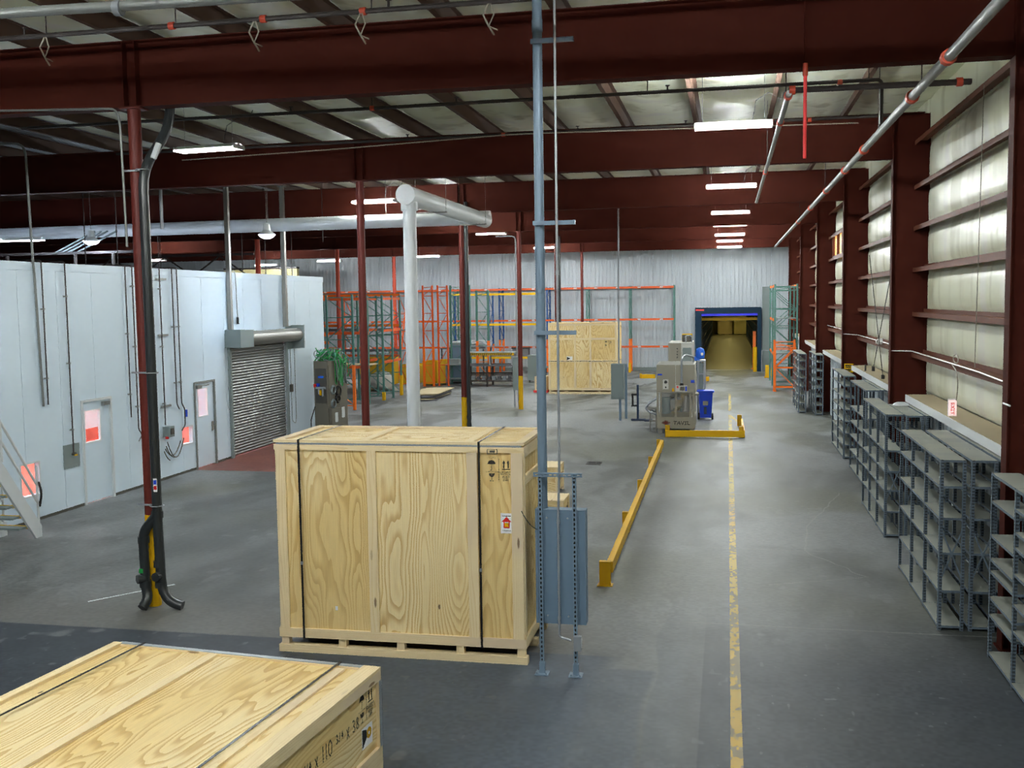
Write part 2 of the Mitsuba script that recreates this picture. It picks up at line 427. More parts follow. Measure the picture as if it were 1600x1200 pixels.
for k in range(2, len(FE) - 1):
    y0, y1 = FE[k], FE[k + 1]
    zs = [2.26] + GZ + [7.9]
    for a, (z0, z1) in enumerate(zip(zs, zs[1:])):
        if k == 5 and a == 4:                          # bay with the window
            part('wall_right', 'insulation_blanket', blanket(y0 + .01, WIN[0], z0, z1), 'insul', True)
            part('wall_right', 'insulation_blanket', blanket(WIN[1], y1 - .01, z0, z1), 'insul', True)
        else:
            part('wall_right', 'insulation_blanket', blanket(y0 + .01, y1 - .01, z0, z1), 'insul', True)
    for z in GZ:
        g = MB(); g.box(3.5, 3.72, y0 + .012, y1 - .012, z, z + 0.008); g.box(3.5, 3.51, y0 + .012, y1 - .012, z - 0.075, z)
        g.box(3.71, 3.72, y0 + .012, y1 - .012, z, z + .07)
        part('wall_right', 'girt', g, 'girt')
    ya, yb = y0 + (0.75 if k > 2 else 0.02), y1 - 0.85
    if k < 8:
        lp = MB(); lp.box(3.53, 3.66, ya, yb, 0, 2.22)
        q = ya
        while q < yb - 0.15:
            lp.box(3.515, 3.53, q, min(q + 0.09, yb), 0, 2.2); q += 0.3
        lk = part('wall_right', 'liner_panel', lp, 'linerwall', label='white ribbed lower liner panel')
        lg = MB(); lg.box(3.27, 3.74, ya, yb, 2.22, 2.26); part(lk, 'ledge', lg, 'dusty')
        tr = MB(); tr.box(3.262, 3.275, ya, yb, 2.13, 2.262); part(lk, 'edge_trim', tr, 'whitepaint')

wn = thing('window_1', 'high amber-lit window in the right wall between two dark red columns', 'window', kind='structure')
m = MB()
for i in range(5):
    yy = WIN[0] + (WIN[1] - WIN[0]) * i / 4
    m.box(3.55, 3.72, yy - .04, yy + .04, 5.46, 6.26)
m.box(3.55, 3.72, WIN[0], WIN[1], 5.43, 5.5); m.box(3.55, 3.72, WIN[0], WIN[1], 6.22, 6.28)
part(wn, 'frame', m, 'girt')
for i in range(4):
    a = WIN[0] + (WIN[1] - WIN[0]) * i / 4
    m = MB(); m.box(3.63, 3.64, a + .04, a + (WIN[1] - WIN[0]) / 4 - .04, 5.5, 6.22)
    part(wn, 'pane', m, 'amber', emit=(0.080, 0.038, 0.012))

# ---- unseen sides that close the hall
m = MB(); m.box(-46, 4, -14.2, -14, 0, 8.1); solo('wall_front', m, 'whitewall', 'end wall behind the viewpoint', 'wall', kind='structure')
m = MB(); m.box(-46.2, -46, -14, YB, 0, 8.1); solo('wall_far_left', m, 'whitewall', 'far left side wall of the hall in the dark', 'wall', kind='structure')

# ---- roof: deck, purlins, insulation between the purlins
m = MB(); m.box(-46.2, 4, -14.2, YB + .2, 8.1, 8.2)
solo('ceiling', m, 'insul', 'roof of dark purlins with sagging white insulation blankets between them', 'ceiling', kind='structure')
PX = [2.24 - 1.42 * i for i in range(33)]
for xx in PX:
    g = MB(); g.box(xx - .006, xx + .006, -14, YB, ZT, ZT + .23); g.box(xx - .07, xx + .006, -14, YB, ZT, ZT + .008); g.box(xx - .006, xx + .07, -14, YB, ZT + .222, ZT + .23)
    g.box(xx - .07, xx - .062, -14, YB, ZT, ZT + .03)
    part('ceiling', 'purlin', g, 'purlin')
def roof_blanket(x0, x1, y0, y1, sag=0.09):
    nx, ny = 8, 14; V, F = [], []
    for j in range(ny + 1):
        for i in range(nx + 1):
            u, v = i / nx, j / ny
            px, py = x0 + (x1 - x0) * u, y0 + (y1 - y0) * v
            nn = meshkit.noise(np.array([[px * 1.3, py * 1.6, 1.7]]), 3)[0] - 0.5
            V.append((px, py, ZT + 0.27 - (1 - (2 * u - 1) ** 2) * (sag + 0.10 * nn)))
    for j in range(ny):
        for i in range(nx):
            a = j * (nx + 1) + i; F += [(a, a + nx + 1, a + 1), (a + 1, a + nx + 1, a + nx + 2)]
    return MB().raw(V, F)
edges = [3.8] + PX[:12]
for k in range(len(FE) - 1):
    for b, a in zip(edges, edges[1:]):
        part('ceiling', 'insulation_blanket', roof_blanket(a, b, FE[k], FE[k + 1]), 'insul', True)
for k in range(len(FE) - 1):                          # bare ribbed deck over the left part
    for a0 in (-46.0, -35.2, -24.4):
        a1 = a0 + 10.8 if a0 > -46 else -35.2
        a1 = min(a1, PX[11])
        pr = []; n = int((a1 - a0) / 0.3)
        for i in range(n):
            b = a0 + i * (a1 - a0) / n; w = (a1 - a0) / n
            pr += [(b, ZT + .25), (b + .4 * w, ZT + .25), (b + .5 * w, ZT + .31), (b + .9 * w, ZT + .31)]
        pr += [(a1, ZT + .25), (a1, ZT + .34), (a0, ZT + .34)]
        tmm = trimesh.creation.extrude_polygon(Polygon(pr).buffer(0), FE[k + 1] - FE[k], engine='earcut')
        M = np.eye(4); M[:3, 0] = (1, 0, 0); M[:3, 1] = (0, 0, 1); M[:3, 2] = (0, 1, 0); M[:3, 3] = (0, FE[k], 0)
        g = MB(); g.raw(tmm.vertices, tmm.faces[:, ::-1], None, M)
        part('ceiling', 'deck_panel', g, 'galv')

# ---- steel frames: roof beams and wall columns
for k, y in enumerate(FY):
    vis = k - 3
    o = ORD[vis] if vis >= 0 else 'unseen'
    lab = {0: 'nearest dark red roof beam, spanning the whole top of the view'}.get(vis, f'{o} dark red roof beam from the viewpoint, crossing the hall' if vis > 0 else 'dark red roof beam behind the viewpoint')
    t = thing('roof_beam', lab, 'beam')
    m = MB(); m.box(-45.9, XC, y - .006, y + .006, ZB, ZT); part(t, 'web', m, 'redsteel')
    m = MB(); m.box(-45.9, XC, y - .12, y + .12, ZB - .016, ZB); part(t, 'bottom_flange', m, 'redsteel')
    m = MB(); m.box(-45.9, 3.66, y - .12, y + .12, ZT - .014, ZT); part(t, 'top_flange', m, 'redsteel')
    for sx in (0.86, -7.62, -7.80, -18.4, -29.0):
        m = MB(); m.box(sx - .006, sx + .006, y - .11, y + .11, ZB, ZT - .014); part(t, 'stiffener', m, 'redsteel')
    lab = {0: 'dark red wall column at the right edge of the view'}.get(vis, f'{o} dark red wall column from the viewpoint, along the right wall' if vis > 0 else 'dark red wall column behind the viewpoint')
    t = thing('wall_column', lab, 'column')
    m = MB(); m.box(XC, XW + .1, y - .006, y + .006, 0.02, ZT - .014); part(t, 'web', m, 'redsteel')
    m = MB(); m.box(XC - .014, XC, y - .11, y + .11, 0.02, ZT - .014); part(t, 'inner_flange', m, 'redsteel')
    m = MB(); m.box(XW + .1, XW + .112, y - .11, y + .11, 0.02, ZT - .014); part(t, 'outer_flange', m, 'redsteel')
    m = MB(); m.box(XC - .04, XW + .14, y - .15, y + .15, 0, .02); part(t, 'base_plate', m, 'redsteel')

# ---- partitioned room on the left
D1, D2, RD = (18.8, 19.86, 0, 2.19), (23.4, 24.46, 0, 2.2), (25.35, 28.86, 0, 3.05)
H1, H2 = (16.9, 17.42, .52, 1.13), (22.77, 23.27, .72, 1.13)
holes = [D1, D2, RD, H1, H2]
t = thing('wall_left', 'white panelled partition wall on the left with doors and a roller shutter', 'wall', kind='structure')
y = 13.6
while y < 31.95:
    y1 = min(y + 1.15, 31.97)
    m = MB()
    for c in rect_minus((y + .004, y1 - .004, 0.06, 4.83), holes):
        m.box(XL - .1, XL, c[0], c[1], c[2], c[3])
    part(t, 'panel', m, 'whitewall'); y = y1
m = MB()
for c in rect_minus((13.6, 31.97, 0, .06), holes): m.box(XL - .09, XL - .004, c[0], c[1], 0, .06)
part(t, 'base_trim', m, 'cabdark')
m = MB(); m.box(XL - .12, XL + .02, 13.6, 32.0, 4.83, 4.99); part(t, 'top_trim', m, 'whitewall')
def jamb(h, t, w=.03):
    m = MB(); m.box(XL - .1, XL + .004, h[0] - w, h[0], h[2], h[3] + w); m.box(XL - .1, XL + .004, h[1], h[1] + w, h[2], h[3] + w); m.box(XL - .1, XL + .004, h[0] - w, h[1] + w, h[3], h[3] + w)
    if h[2] > .1: m.box(XL - .1, XL + .004, h[0] - w, h[1] + w, h[2] - w, h[2])
    part(t, 'opening_trim', m, 'whitepaint')
jamb(H1, t); jamb(H2, t)
m = MB(); m.box(-24, XL, 31.87, 31.99, 0, 4.95); solo('wall_partition_end', m, 'whitewall', 'white end wall of the partitioned room', 'wall', kind='structure')
m = MB(); m.box(-20, XL - .1, 13.3, 13.42, 0, 4.83); solo('wall_partition_front', m, 'whitewall', 'inner front wall of the partitioned room', 'wall', kind='structure')
m = MB(); m.box(-19.6, -19.5, 13.4, 31.87, 0.35, 4.8); solo('wall_partition_back', m, 'whitepaint', 'white inner wall seen through the door windows', 'wall', kind='structure')
m = MB(); m.box(-19.5, -19.4, 13.4, 31.87, 0, .35); solo('trim_1', m, 'redfloor', 'red skirting inside the partitioned room', 'skirting', kind='structure')
m = MB(); m.box(-19.5, XL - .1, 13.42, 31.87, 0.0, .012); solo('floor_partition', m, 'redfloor', 'red painted floor inside the partitioned room', 'floor', kind='structure')
m = MB(); m.box(-24, XL - .1, 13.3, 31.87, 4.4, 4.5); solo('ceiling_partition', m, 'whitepaint', 'ceiling of the partitioned room', 'ceiling', kind='structure')
for i, yy in enumerate((16.5, 20.5, 24.5, 28.5)):
    t = thing('ceiling_light', f'ceiling panel light inside the partitioned room, {ORD[i]} from the viewpoint', 'light')
    m = MB(); m.box(-16.9, -15.5, yy - .3, yy + .3, 4.36, 4.4); part(t, 'housing', m, 'whitepaint')
    m = MB(); m.box(-16.85, -15.55, yy - .25, yy + .25, 4.345, 4.36); part(t, 'diffuser', m, 'white', emit=ROOM)

def hinged_door(n, h, wz0, wz1, wy0, wy1, label, handle_far):
    t = thing(f'door_{n}', label, 'door', kind='structure')
    m = MB(); w = .05
    for a, b in ((h[0], h[0] + w), (h[1] - w, h[1])): m.box(XL - .1, XL + .03, a, b, 0, h[3])
    m.box(XL - .1, XL + .03, h[0], h[1], h[3] - w, h[3])
    part(t, 'frame', m, 'graypipe' if n == 2 else 'whitepaint')
    m = MB()
    for c in rect_minus((h[0] + w, h[1] - w, .03, h[3] - w), [(wy0, wy1, wz0, wz1)]): m.box(XL - .055, XL - .015, *c)
    part(t, 'leaf', m, 'whitewall')
    m = MB(); f = .025
    m.box(XL - .06, XL - .005, wy0 - f, wy0, wz0 - f, wz1 + f); m.box(XL - .06, XL - .005, wy1, wy1 + f, wz0 - f, wz1 + f)
    m.box(XL - .06, XL - .005, wy0, wy1, wz0 - f, wz0); m.box(XL - .06, XL - .005, wy0, wy1, wz1, wz1 + f)
    part(t, 'window_frame', m, 'white')
    m = MB(); m.raw([(XL - .03, wy0, wz0), (XL - .03, wy1, wz0), (XL - .03, wy1, wz1), (XL - .03, wy0, wz1)], [(0, 1, 2), (0, 2, 3)]); part(t, 'pane', m, 'glass')
    m = MB(); a = h[1] - .32 if not handle_far else h[0] + .1
    m.box(XL - .015, XL + .06, a, a + .22, h[3] - .17, h[3] - .09); m.bar((XL + .05, a + .11, h[3] - .11), (XL + .2, a - .12 if not handle_far else a + .35, h[3] - .09), .025, .02)
    part(t, 'door_closer', m, 'graypipe')
    b = h[1] - .16 if handle_far else h[1] - .14
    if handle_far:
        m = MB(); m.box(XL - .015, XL + .01, b - .03, b + .05, .88, 1.12); m.tube([(XL + .01, b, 1.0), (XL + .06, b, 1.0), (XL + .06, b - .1, 1.0)], .011, 6); part(t, 'handle', m, 'steel')
    return t
hinged_door(1, D1, 1.30, 1.94, 18.95, 19.46, 'white personnel door with a square window, nearer of the two on the left', False)
hinged_door(2, D2, 1.32, 2.0, 23.62, 24.08, 'white personnel door with a narrow window beside the roller shutter', True)

t = thing('door_3', 'grey steel roller shutter with a round hood in the left partition', 'door', kind='structure')
n = 38; hh = RD[3] / n
for i in range(n):
    z0 = .03 + i * (RD[3] - .03) / n; z1 = .03 + (i + 1) * (RD[3] - .03) / n
    pr = [(XL - .03 + .028 * math.sin(math.pi * u), z0 + (z1 - z0) * u) for u in np.linspace(0, .88, 6)] + [(XL - .03, z0 + (z1 - z0) * .9), (XL - .03, z1), (XL - .04, z1), (XL - .04, z0)]
    g = trimesh.creation.extrude_polygon(Polygon(pr).buffer(0), RD[1] - RD[0] - .04, engine='earcut')
    M = np.eye(4); M[:3, 0] = (1, 0, 0); M[:3, 1] = (0, 0, 1); M[:3, 2] = (0, 1, 0); M[:3, 3] = (0, RD[0] + .02, 0)
    part(t, 'slat', MB().raw(g.vertices, g.faces[:, ::-1], None, M), 'shutter', 40)
for a in (RD[0] - .1, RD[1]):
    m = MB(); m.box(XL - .1, XL + .07, a, a + .1, 0, 3.3); part(t, 'guide_rail', m, 'panelgray')
m = MB(); m.tube([(XL + .2, RD[0] + .02, 3.2), (XL + .2, RD[1] + .5, 3.2)], .2, 20)
part(t, 'hood', m, 'steel', 40)
m = MB(); m.box(XL, XL + .46, 25.12, RD[0] + .04, 2.98, 3.46); m.box(XL, XL + .46, RD[0] + .04, RD[0] + .55, 2.98, 3.44); part(t, 'motor_box', m, 'panelgray')
m = MB(); m.box(XL, XL + .42, RD[1] + .5, RD[1] + .56, 2.78, 3.48); m.box(XL, XL + .03, RD[1] + .1, RD[1] + 1.12, 2.76, 3.46); part(t, 'end_bracket', m, 'panelgray')
m = MB(); m.tube(bend([(XL + .03, 29.2, 2.8), (XL + .03, 29.2, .55), (XL + .03, 29.45, .45), (XL + .03, 29.5, .6), (XL + .03, 29.5, 2.8)], .12), .01, 5); part(t, 'pull_chain', m, 'graypipe')
m = MB(); m.box(XL - .02, XL + .08, 29.14, 29.24, 1.45, 1.68); part(t, 'chain_keeper', m, 'cabdark')

# ---- dock opening and the storage aisle behind it
t = thing('dock_frame', 'dark blue surround of the dock opening at the end of the aisle', 'door frame')
m = MB(); m.box(-1.80, -1.46, YB - .55, YB + .3, 0, 3.58); part(t, 'post', m, 'dockblue')
m = MB(); m.box(1.64, 1.84, YB - .55, YB + .3, 0, 3.58); part(t, 'post', m, 'dockblue')
m = MB(); m.box(-1.80, 1.84, YB - .56, YB + .3, 3.26, 3.6); part(t, 'header', m, 'dockblue')
m = MB(); m.box(-1.46, 1.64, YB - .53, YB - .45, 3.13, 3.27); part(t, 'curtain_roll', m, 'dockviolet', label='bright violet blue strip under the header')
m = MB(); m.box(-1.46, 1.64, YB + .35, YB + .5, 2.86, 3.02); part(t, 'bumper_bar', m, 'yellow', label='yellow bar across the top of the opening')
m = MB(); m.box(-1.78, -1.3, YB - .575, YB - .56, 3.42, 3.52); part(t, 'label_strip', m, 'brightred', label='red and white label at the left corner')
m = MB(); m.box(-4.5, 5.0, YB + 1.2, 125, -.3, 0); solo('floor_storage', m, 'tunnelfloor', 'concrete floor of the storage aisle beyond the dock opening', 'floor', kind='structure')
m = MB(); m.box(-4.6, -4.5, YB + .2, 125, 0, 4.4); solo('wall_storage_left', m, 'darkshelf', 'left wall of the storage aisle', 'wall', kind='structure')
m = MB(); m.box(5.0, 5.1, YB + .2, 125, 0, 4.4); solo('wall_storage_right', m, 'darkshelf', 'right wall of the storage aisle', 'wall', kind='structure')
m = MB(); m.box(-4.6, 5.1, YB + .2, 125, 4.4, 4.5); solo('ceiling_storage', m, 'cream', 'ceiling of the storage aisle', 'ceiling', kind='structure')
m = MB(); m.box(-4.6, 5.1, 125, 125.1, 0, 4.4); solo('wall_storage_end', m, 'cream', 'cream wall at the far end of the storage aisle', 'wall', kind='structure')
for i, yy in enumerate((64, 76, 90, 104, 114)):
    t = thing('storage_light', f'warm ceiling light in the storage aisle, {ORD[i]} from the opening', 'light')
    m = MB(); m.box(-.5, .7, yy - .2, yy + .2, 4.3, 4.4); part(t, 'housing', m, 'whitepaint')
    m = MB(); m.box(-.45, .65, yy - .17, yy + .17, 4.285, 4.3); part(t, 'diffuser', m, 'white', emit=(7.5, 6.2, 2.1))
for s, x0, x1, side in ((0, -2.5, -1.58, 'left'), (1, 1.95, 2.9, 'right')):
    t = thing('storage_rack', f'long dark shelving on the {side} of the storage aisle beyond the dock', 'rack')
    ys = np.linspace(YB + 2.2, 113, 19)
    for yy in ys:
        m = MB(); m.box(x0, x0 + .07, yy - .04, yy + .04, 0, 3.3); m.box(x1 - .07, x1, yy - .04, yy + .04, 0, 3.3); m.bar((x0, yy, .4), (x1, yy, 1.6), .03, .03); m.bar((x0, yy, 2.8), (x1, yy, 1.6), .03, .03)
        part(t, 'upright', m, 'navy')
    for z in (.15, .8, 1.5, 2.2, 2.9):
        m = MB(); m.box(x0, x1, ys[0], ys[-1], z, z + .08); part(t, 'shelf', m, 'darkshelf')
    m = MB()
    for yy in np.arange(ys[0] + .3, ys[-1] - 1, 1.15):
        for z in (.23, .88, 1.58, 2.28):
            if R.random() < .72: m.box(x0 + .1, x1 - R.uniform(.05, .3), yy, yy + R.uniform(.5, .95), z, z + R.uniform(.2, .5))
    part(t, 'stored_goods', m, 'black', kind='stuff')
t = thing('storage_locker', 'tall cream locker at the far end of the storage aisle', 'cabinet'); m = MB(); m.box(-1.1, .5, 119, 120, .06, 3.3); part(t, 'body', m, 'board'); m = MB(); m.box(-1.05, .45, 119.1, 119.9, 0, .06); part(t, 'plinth', m, 'black')
t = thing('storage_locker', 'low wide cream locker at the far end of the storage aisle', 'cabinet'); m = MB(); m.box(.7, 3.2, 119, 120, .06, 2.2); part(t, 'body', m, 'cream'); m = MB(); m.box(.75, 3.1, 119.1, 119.9, 0, .06); part(t, 'plinth', m, 'black')

# ================================================================ COLUMNS, PIPES, DUCT
NEARTXT = {3: 'nearest round red pipe column, strapped to a black drain pipe, at the left', 4: 'red pipe column standing just behind the tall crate, left of the white duct',
           5: 'red and yellow pipe column with a black pipe beside it, right of the white duct', 6: 'rust-red pipe column with a yellow foot behind the grey electrical box',
           7: 'slim dark red pipe column with a black pipe beside it, left of the far tall crate', 8: 'slim red pipe column above the far tall crate'}
for k in range(3, 9):
    y = FY[k]; t = thing('pipe_column', NEARTXT[k], 'column')
    r = .085 if k < 7 else .075
    m = MB(); m.tube([(-7.72, y, 1.27), (-7.72, y, ZB - .016)], r, 18); part(t, 'shaft', m, 'brownpipe', 40)
    m = MB(); m.tube([(-7.72, y, 0), (-7.72, y, 1.27)], r + .003, 18); part(t, 'painted_foot', m, 'yellow', 40, label='yellow painted foot')
    m = MB(); m.box(-7.87, -7.57, y - .12, y + .12, ZB - .032, ZB - .016); part(t, 'cap_plate', m, 'brownpipe')
for k, lab in ((6, 'bright rust-red column standing above the white partition, left'), (7, 'rust-red column over the left racks, third from the white duct'), (8, 'rust-red column at the back, just left of the white duct')):
    t = thing('far_column', lab, 'column')
    m = MB(); m.tube([(-18.35, FY[k], .01), (-18.35, FY[k], ZB - .03)], .10, 12); part(t, 'shaft', m, 'rustpipe', 40)
    m = MB(); m.box(-18.5, -18.2, FY[k] - .15, FY[k] + .15, ZB - .03, ZB - .016); part(t, 'cap_plate', m, 'brownpipe')

def drain(y, label, wye):
    t = thing('drain_pipe', label, 'pipe')
    yy = y - .13; x = -7.55
    up = bend([(x, yy, 1.1), (x, yy, 5.9), (-7.33, yy + .36, 6.52), (-7.33, yy + .38, ZT)], .25) if wye else [(x, yy, .5), (x, yy, ZB + .3)]
    m = MB(); m.tube(up, .065 if wye else .06, 14); part(t, 'riser', m, 'blackpipe', 50)
    if wye:
        m = MB(); m.tube(bend([(x, yy, 1.12), (x + .01, yy, .62), (x + .02, yy, .28), (x + .14, yy - .02, .10), (x + .32, yy + .0, .05)], .2), .066, 14); part(t, 'straight_leg', m, 'blackpipe', 50)
        m = MB(); m.tube(bend([(x, yy, 1.3), (x - .19, yy - .02, 1.08), (x - .215, yy - .02, .95), (x - .21, yy - .02, .3), (x - .16, yy - .05, .14), (x - .19, yy - .16, .04)], .12), .066, 14); part(t, 'branch_leg', m, 'blackpipe', 50)
        for a in ((x, yy, 1.30), (x, yy, .62), (x - .21, yy - .02, .34), (x - .21, yy - .02, .95), (x + .01, yy, .34)):
            m = MB(); m.tube([(a[0], a[1], a[2] - .045), (a[0], a[1], a[2] + .045)], .078, 14); part(t, 'coupling', m, 'blackpipe', 40)
        for dx, zz in ((-.21, .42), (.0, .46)):
            m = MB(); m.tube([(x + dx, yy - .04, zz), (x + dx - (.06 if dx else 0), yy - .12, zz)], .06, 14); part(t, 'cleanout_plug', m, 'blackpipe', 40)
        m = MB(); m.box(x - .26, x - .2, yy - .09, yy - .08, .5, .56); part(t, 'green_tag', m, 'green', label='small green tag')
        for zz in (1.42, 3.22, 5.9):
            m = MB(); m.tube([(x + .09 * math.cos(a) - .0, yy + .09 * math.sin(a), zz) for a in np.linspace(0, 2 * math.pi, 17)], .008, 5); m.box(-7.86, x - .06, yy + .02, yy + .03, zz - .012, zz + .012); part(t, 'pipe_clamp', m, 'galv', 40)
        m = MB(); m.box(x + .0, x + .055, yy - .072, yy - .066, 1.62, 1.8); lk = part(t, 'sticker', m, 'white', label='red, white and blue sticker')
        m = MB(); m.box(x + .005, x + .05, yy - .074, yy - .072, 1.72, 1.78); part(lk, 'blue_field', m, 'blue'); m = MB(); m.box(x + .005, x + .05, yy - .074, yy - .072, 1.65, 1.70); part(lk, 'red_bar', m, 'red')
        m = MB(); m.tube(bend([(-7.42, yy + .05, 6.05), (-7.36, yy + .1, 6.25)], .1), .04, 6); part(t, 'paper_tag', m, 'whitepaint')
    else:
        m = MB(); m.tube([(x, yy, 0), (x, yy, .5)], .072, 12); part(t, 'boot', m, 'blackpipe', 40)
        m = MB(); m.tube([(x, yy, .28), (x + .25, yy - .08, .28)], .05, 10); part(t, 'cleanout_plug', m, 'blackpipe', 40)
        for zz in (.62, 1.1, 5.4): m = MB(); m.tube([(x, yy, zz), (x, yy, zz + .09)], .072, 12); part(t, 'coupling', m, 'blackpipe', 40)
drain(FY[3], 'black drain pipe with two booted legs, strapped to the nearest pipe column', True)
drain(FY[5], 'black drain pipe running up beside the red and yellow column, right of the white duct', False)
drain(FY[7], 'thin black drain pipe beside the dark red column left of the far tall crate', False)

t = thing('air_duct', 'white round duct rising behind the tall crate and running under the roof', 'duct')
m = MB(); m.tube([(-6.27, 20.0, .0), (-6.27, 20.0, 6.1)], .135, 20); part(t, 'riser', m, 'duct', 40)
m = MB(); m.tube([(-6.27, 19.78, 6.25), (-6.30, 26.75, 6.25)], .19, 20); part(t, 'long_run', m, 'duct', 40)
m = MB(); m.tube([(-6.2, 26.9, 6.34), (-25.5, 27.9, 6.36)], .185, 18); part(t, 'cross_run', m, 'duct', 40)
m = MB(); m.tube([(-6.27, 20.0, 5.95), (-6.27, 20.0, 6.12)], .17, 20); m.tube([(-6.27, 19.74, 6.25), (-6.27, 19.8, 6.25)], .2, 20); part(t, 'collar', m, 'duct', 40)
for yy in (20.9, 24.3): m = MB(); m.tube([(-6.34 + .2 * math.cos(a), yy, 6.25 + .2 * math.sin(a)) for a in np.linspace(0, 2 * math.pi, 19)], .012, 5); part(t, 'band', m, 'duct', 40)
for yy in (21.5, 25.2):
    m = MB(); m.box(-6.62, -5.9, yy - .02, yy + .02, 6.02, 6.05); m.tube([(-6.6, yy, 6.04), (-6.6, yy, ZT)], .006, 5); m.tube([(-5.92, yy, 6.04), (-5.92, yy, ZT)], .006, 5); part(t, 'trapeze_hanger', m, 'graypipe')
for xx in (-9.2, -12.7, -16.5): m = MB(); m.tube([(xx, 27.2, 6.4), (xx, 27.2, ZT)], .008, 5); part(t, 'hanger_rod', m, 'graypipe')

def run_pipe(name, label, cat, pts, r, m_, n=8, rb=.12, couplings=(), cm='brightred', hangers=(), drops=()):
    t = thing(name, label, cat); m = MB(); m.tube(bend(pts, rb), r, n); part(t, 'pipe', m, m_, 40)
    for a, b in couplings: m = MB(); m.tube([a, b], r * 1.45, 10); part(t, 'coupling', m, cm, 40)
    for a in hangers: m = MB(); m.tube([a, (a[0], a[1], ZT + .1)], .008, 5); part(t, 'hanger', m, 'darkpipe')
    for a in drops: m = MB(); m.tube([(a[0], a[1], a[2]), (a[0], a[1], a[2] + .1)], .014, 6); m.tube([(a[0], a[1], a[2] + .09), (a[0], a[1], a[2] + .1)], .035, 8); part(t, 'sprinkler_head', m, 'darkpipe')
    return t
def cpl(x, y, z, ax, w=.07):
    d = np.zeros(3); d[ax] = w / 2; p = np.array((x, y, z)); return (p - d, p + d)
# sprinkler mains and branches
run_pipe('sprinkler_main', 'long grey sprinkler main running away along the right wall under the roof', 'pipe', [(2.18, 8, 6.5), (2.18, 50.2, 6.5)], .055, 'graypipe', 10, .1,
         [cpl(2.18, yy, 6.5, 1, .11) for yy in (11.3, 13.4, 17.9, 20.7, 24.5, 29, 34)], 'rustpipe', [(2.18, yy, 6.5) for yy in (16.2, 24.8, 33.4)])
run_pipe('sprinkler_main', 'grey sprinkler pipe sloping away beside the aisle lights', 'pipe', [(.70, 12.75, 6.5), (.70, 26.8, 6.5)], .036, 'graypipe', 10, .1,
         [cpl(.70, yy, 6.5, 1, .09) for yy in (12.9, 14.8, 20.5)], 'rustpipe', [(.70, yy, 6.5) for yy in (13.4, 19.6)])
run_pipe('sprinkler_cross_pipe', 'dark cross pipe joining the two sprinkler mains near the right wall', 'pipe', [(.70, 12.78, 6.54), (2.75, 12.95, 6.56)], .036, 'darkpipe', 8, .1, [cpl(.74, 12.78, 6.54, 0), cpl(2.62, 12.94, 6.56, 0)], 'rustpipe', [(2.2, 12.9, 6.56)])
run_pipe('sprinkler_branch', 'dark sprinkler branch line in front of the nearest roof beam', 'pipe', [(-14, 11.2, 7.36), (3.3, 11.2, 7.36)], .03, 'darkpipe', 8, .1,
         [cpl(xx, 11.2, 7.36, 0) for xx in (-6.35, -4.0, -5.2)], 'rustpipe', [(xx, 11.2, 7.36) for xx in (-8.0, -6.3, -3.9)], [(xx, 11.2, 7.37) for xx in (-8.3, -3.7)])
run_pipe('sprinkler_branch', 'dark sprinkler branch line crossing just behind the nearest roof beam', 'pipe', [(-12, 16.0, 7.22), (2.18, 16.0, 7.24), (2.18, 16, 6.6)], .028, 'darkpipe', 8, .08,
         [cpl(xx, 16.0, 7.23, 0) for xx in (-5.6, 1.6)], 'rustpipe', [(xx, 16.0, 7.22) for xx in (-9.8, -5.6, -1.2, 2.0)], [(xx, 16.0, 7.23) for xx in (-7.0, -4.2, -.9)])
run_pipe('sprinkler_branch', 'dark sprinkler branch line in front of the second roof beam', 'pipe', [(-13, 20.4, 7.42), (3.0, 20.4, 7.44)], .028, 'darkpipe', 8, .1,
         [cpl(xx, 20.4, 7.43, 0) for xx in (-4.4, .8, 1.5)], 'rustpipe', [], [(xx, 20.4, 7.43) for xx in (-6.4, -2.9, -.8)])
run_pipe('sprinkler_main', 'large grey pipe across the upper left corner', 'pipe', [(-13, 9.0, 7.08), (-6.9, 9.0, 6.96), (2, 9.0, 6.82)], .05, 'graypipe', 12, .2, [cpl(-5.65, 9.0, 6.92, 0)], 'galv')
run_pipe('conduit', 'thin grey conduit under the nearest beam bending down the pipe column', 'conduit', [(-11.5, 12.38, 6.83), (-7.86, 12.38, 6.70), (-7.82, 12.38, 6.5), (-7.82, 12.42, 4.9)], .016, 'graypipe', 6, .12)
run_pipe('conduit', 'thin pale conduit crossing below the second roof beam', 'conduit', [(-11, 19.6, 7.1), (-7.6, 19.5, 7.16), (-4, 19.6, 7.3), (2.4, 20.6, 7.36)], .012, 'wirecable', 6, .3)
run_pipe('conduit', 'pale conduit along the third roof beam dropping to the grey electrical box', 'conduit', [(-8.8, 39.1, 6.62), (-8.02, 39.1, 6.62), (-8.02, 39.1, 1.96)], .03, 'galv', 6, .2)
run_pipe('conduit', 'thin white conduit dropping from the roof to the grey switch box beside the machine', 'conduit', [(-3.6, 34.8, ZT), (-3.62, 34.85, 1.95)], .03, 'galv', 6, .2)
run_pipe('hanging_pipe', 'bright red pipe hanging below the nearest roof beam at the right', 'pipe', [(.86, 12.4, ZB - .1), (.86, 12.4, 5.69)], .02, 'brightred', 8, .1, [((.86, 12.4, ZB - .12), (.86, 12.4, ZB + .02))], 'rustpipe')
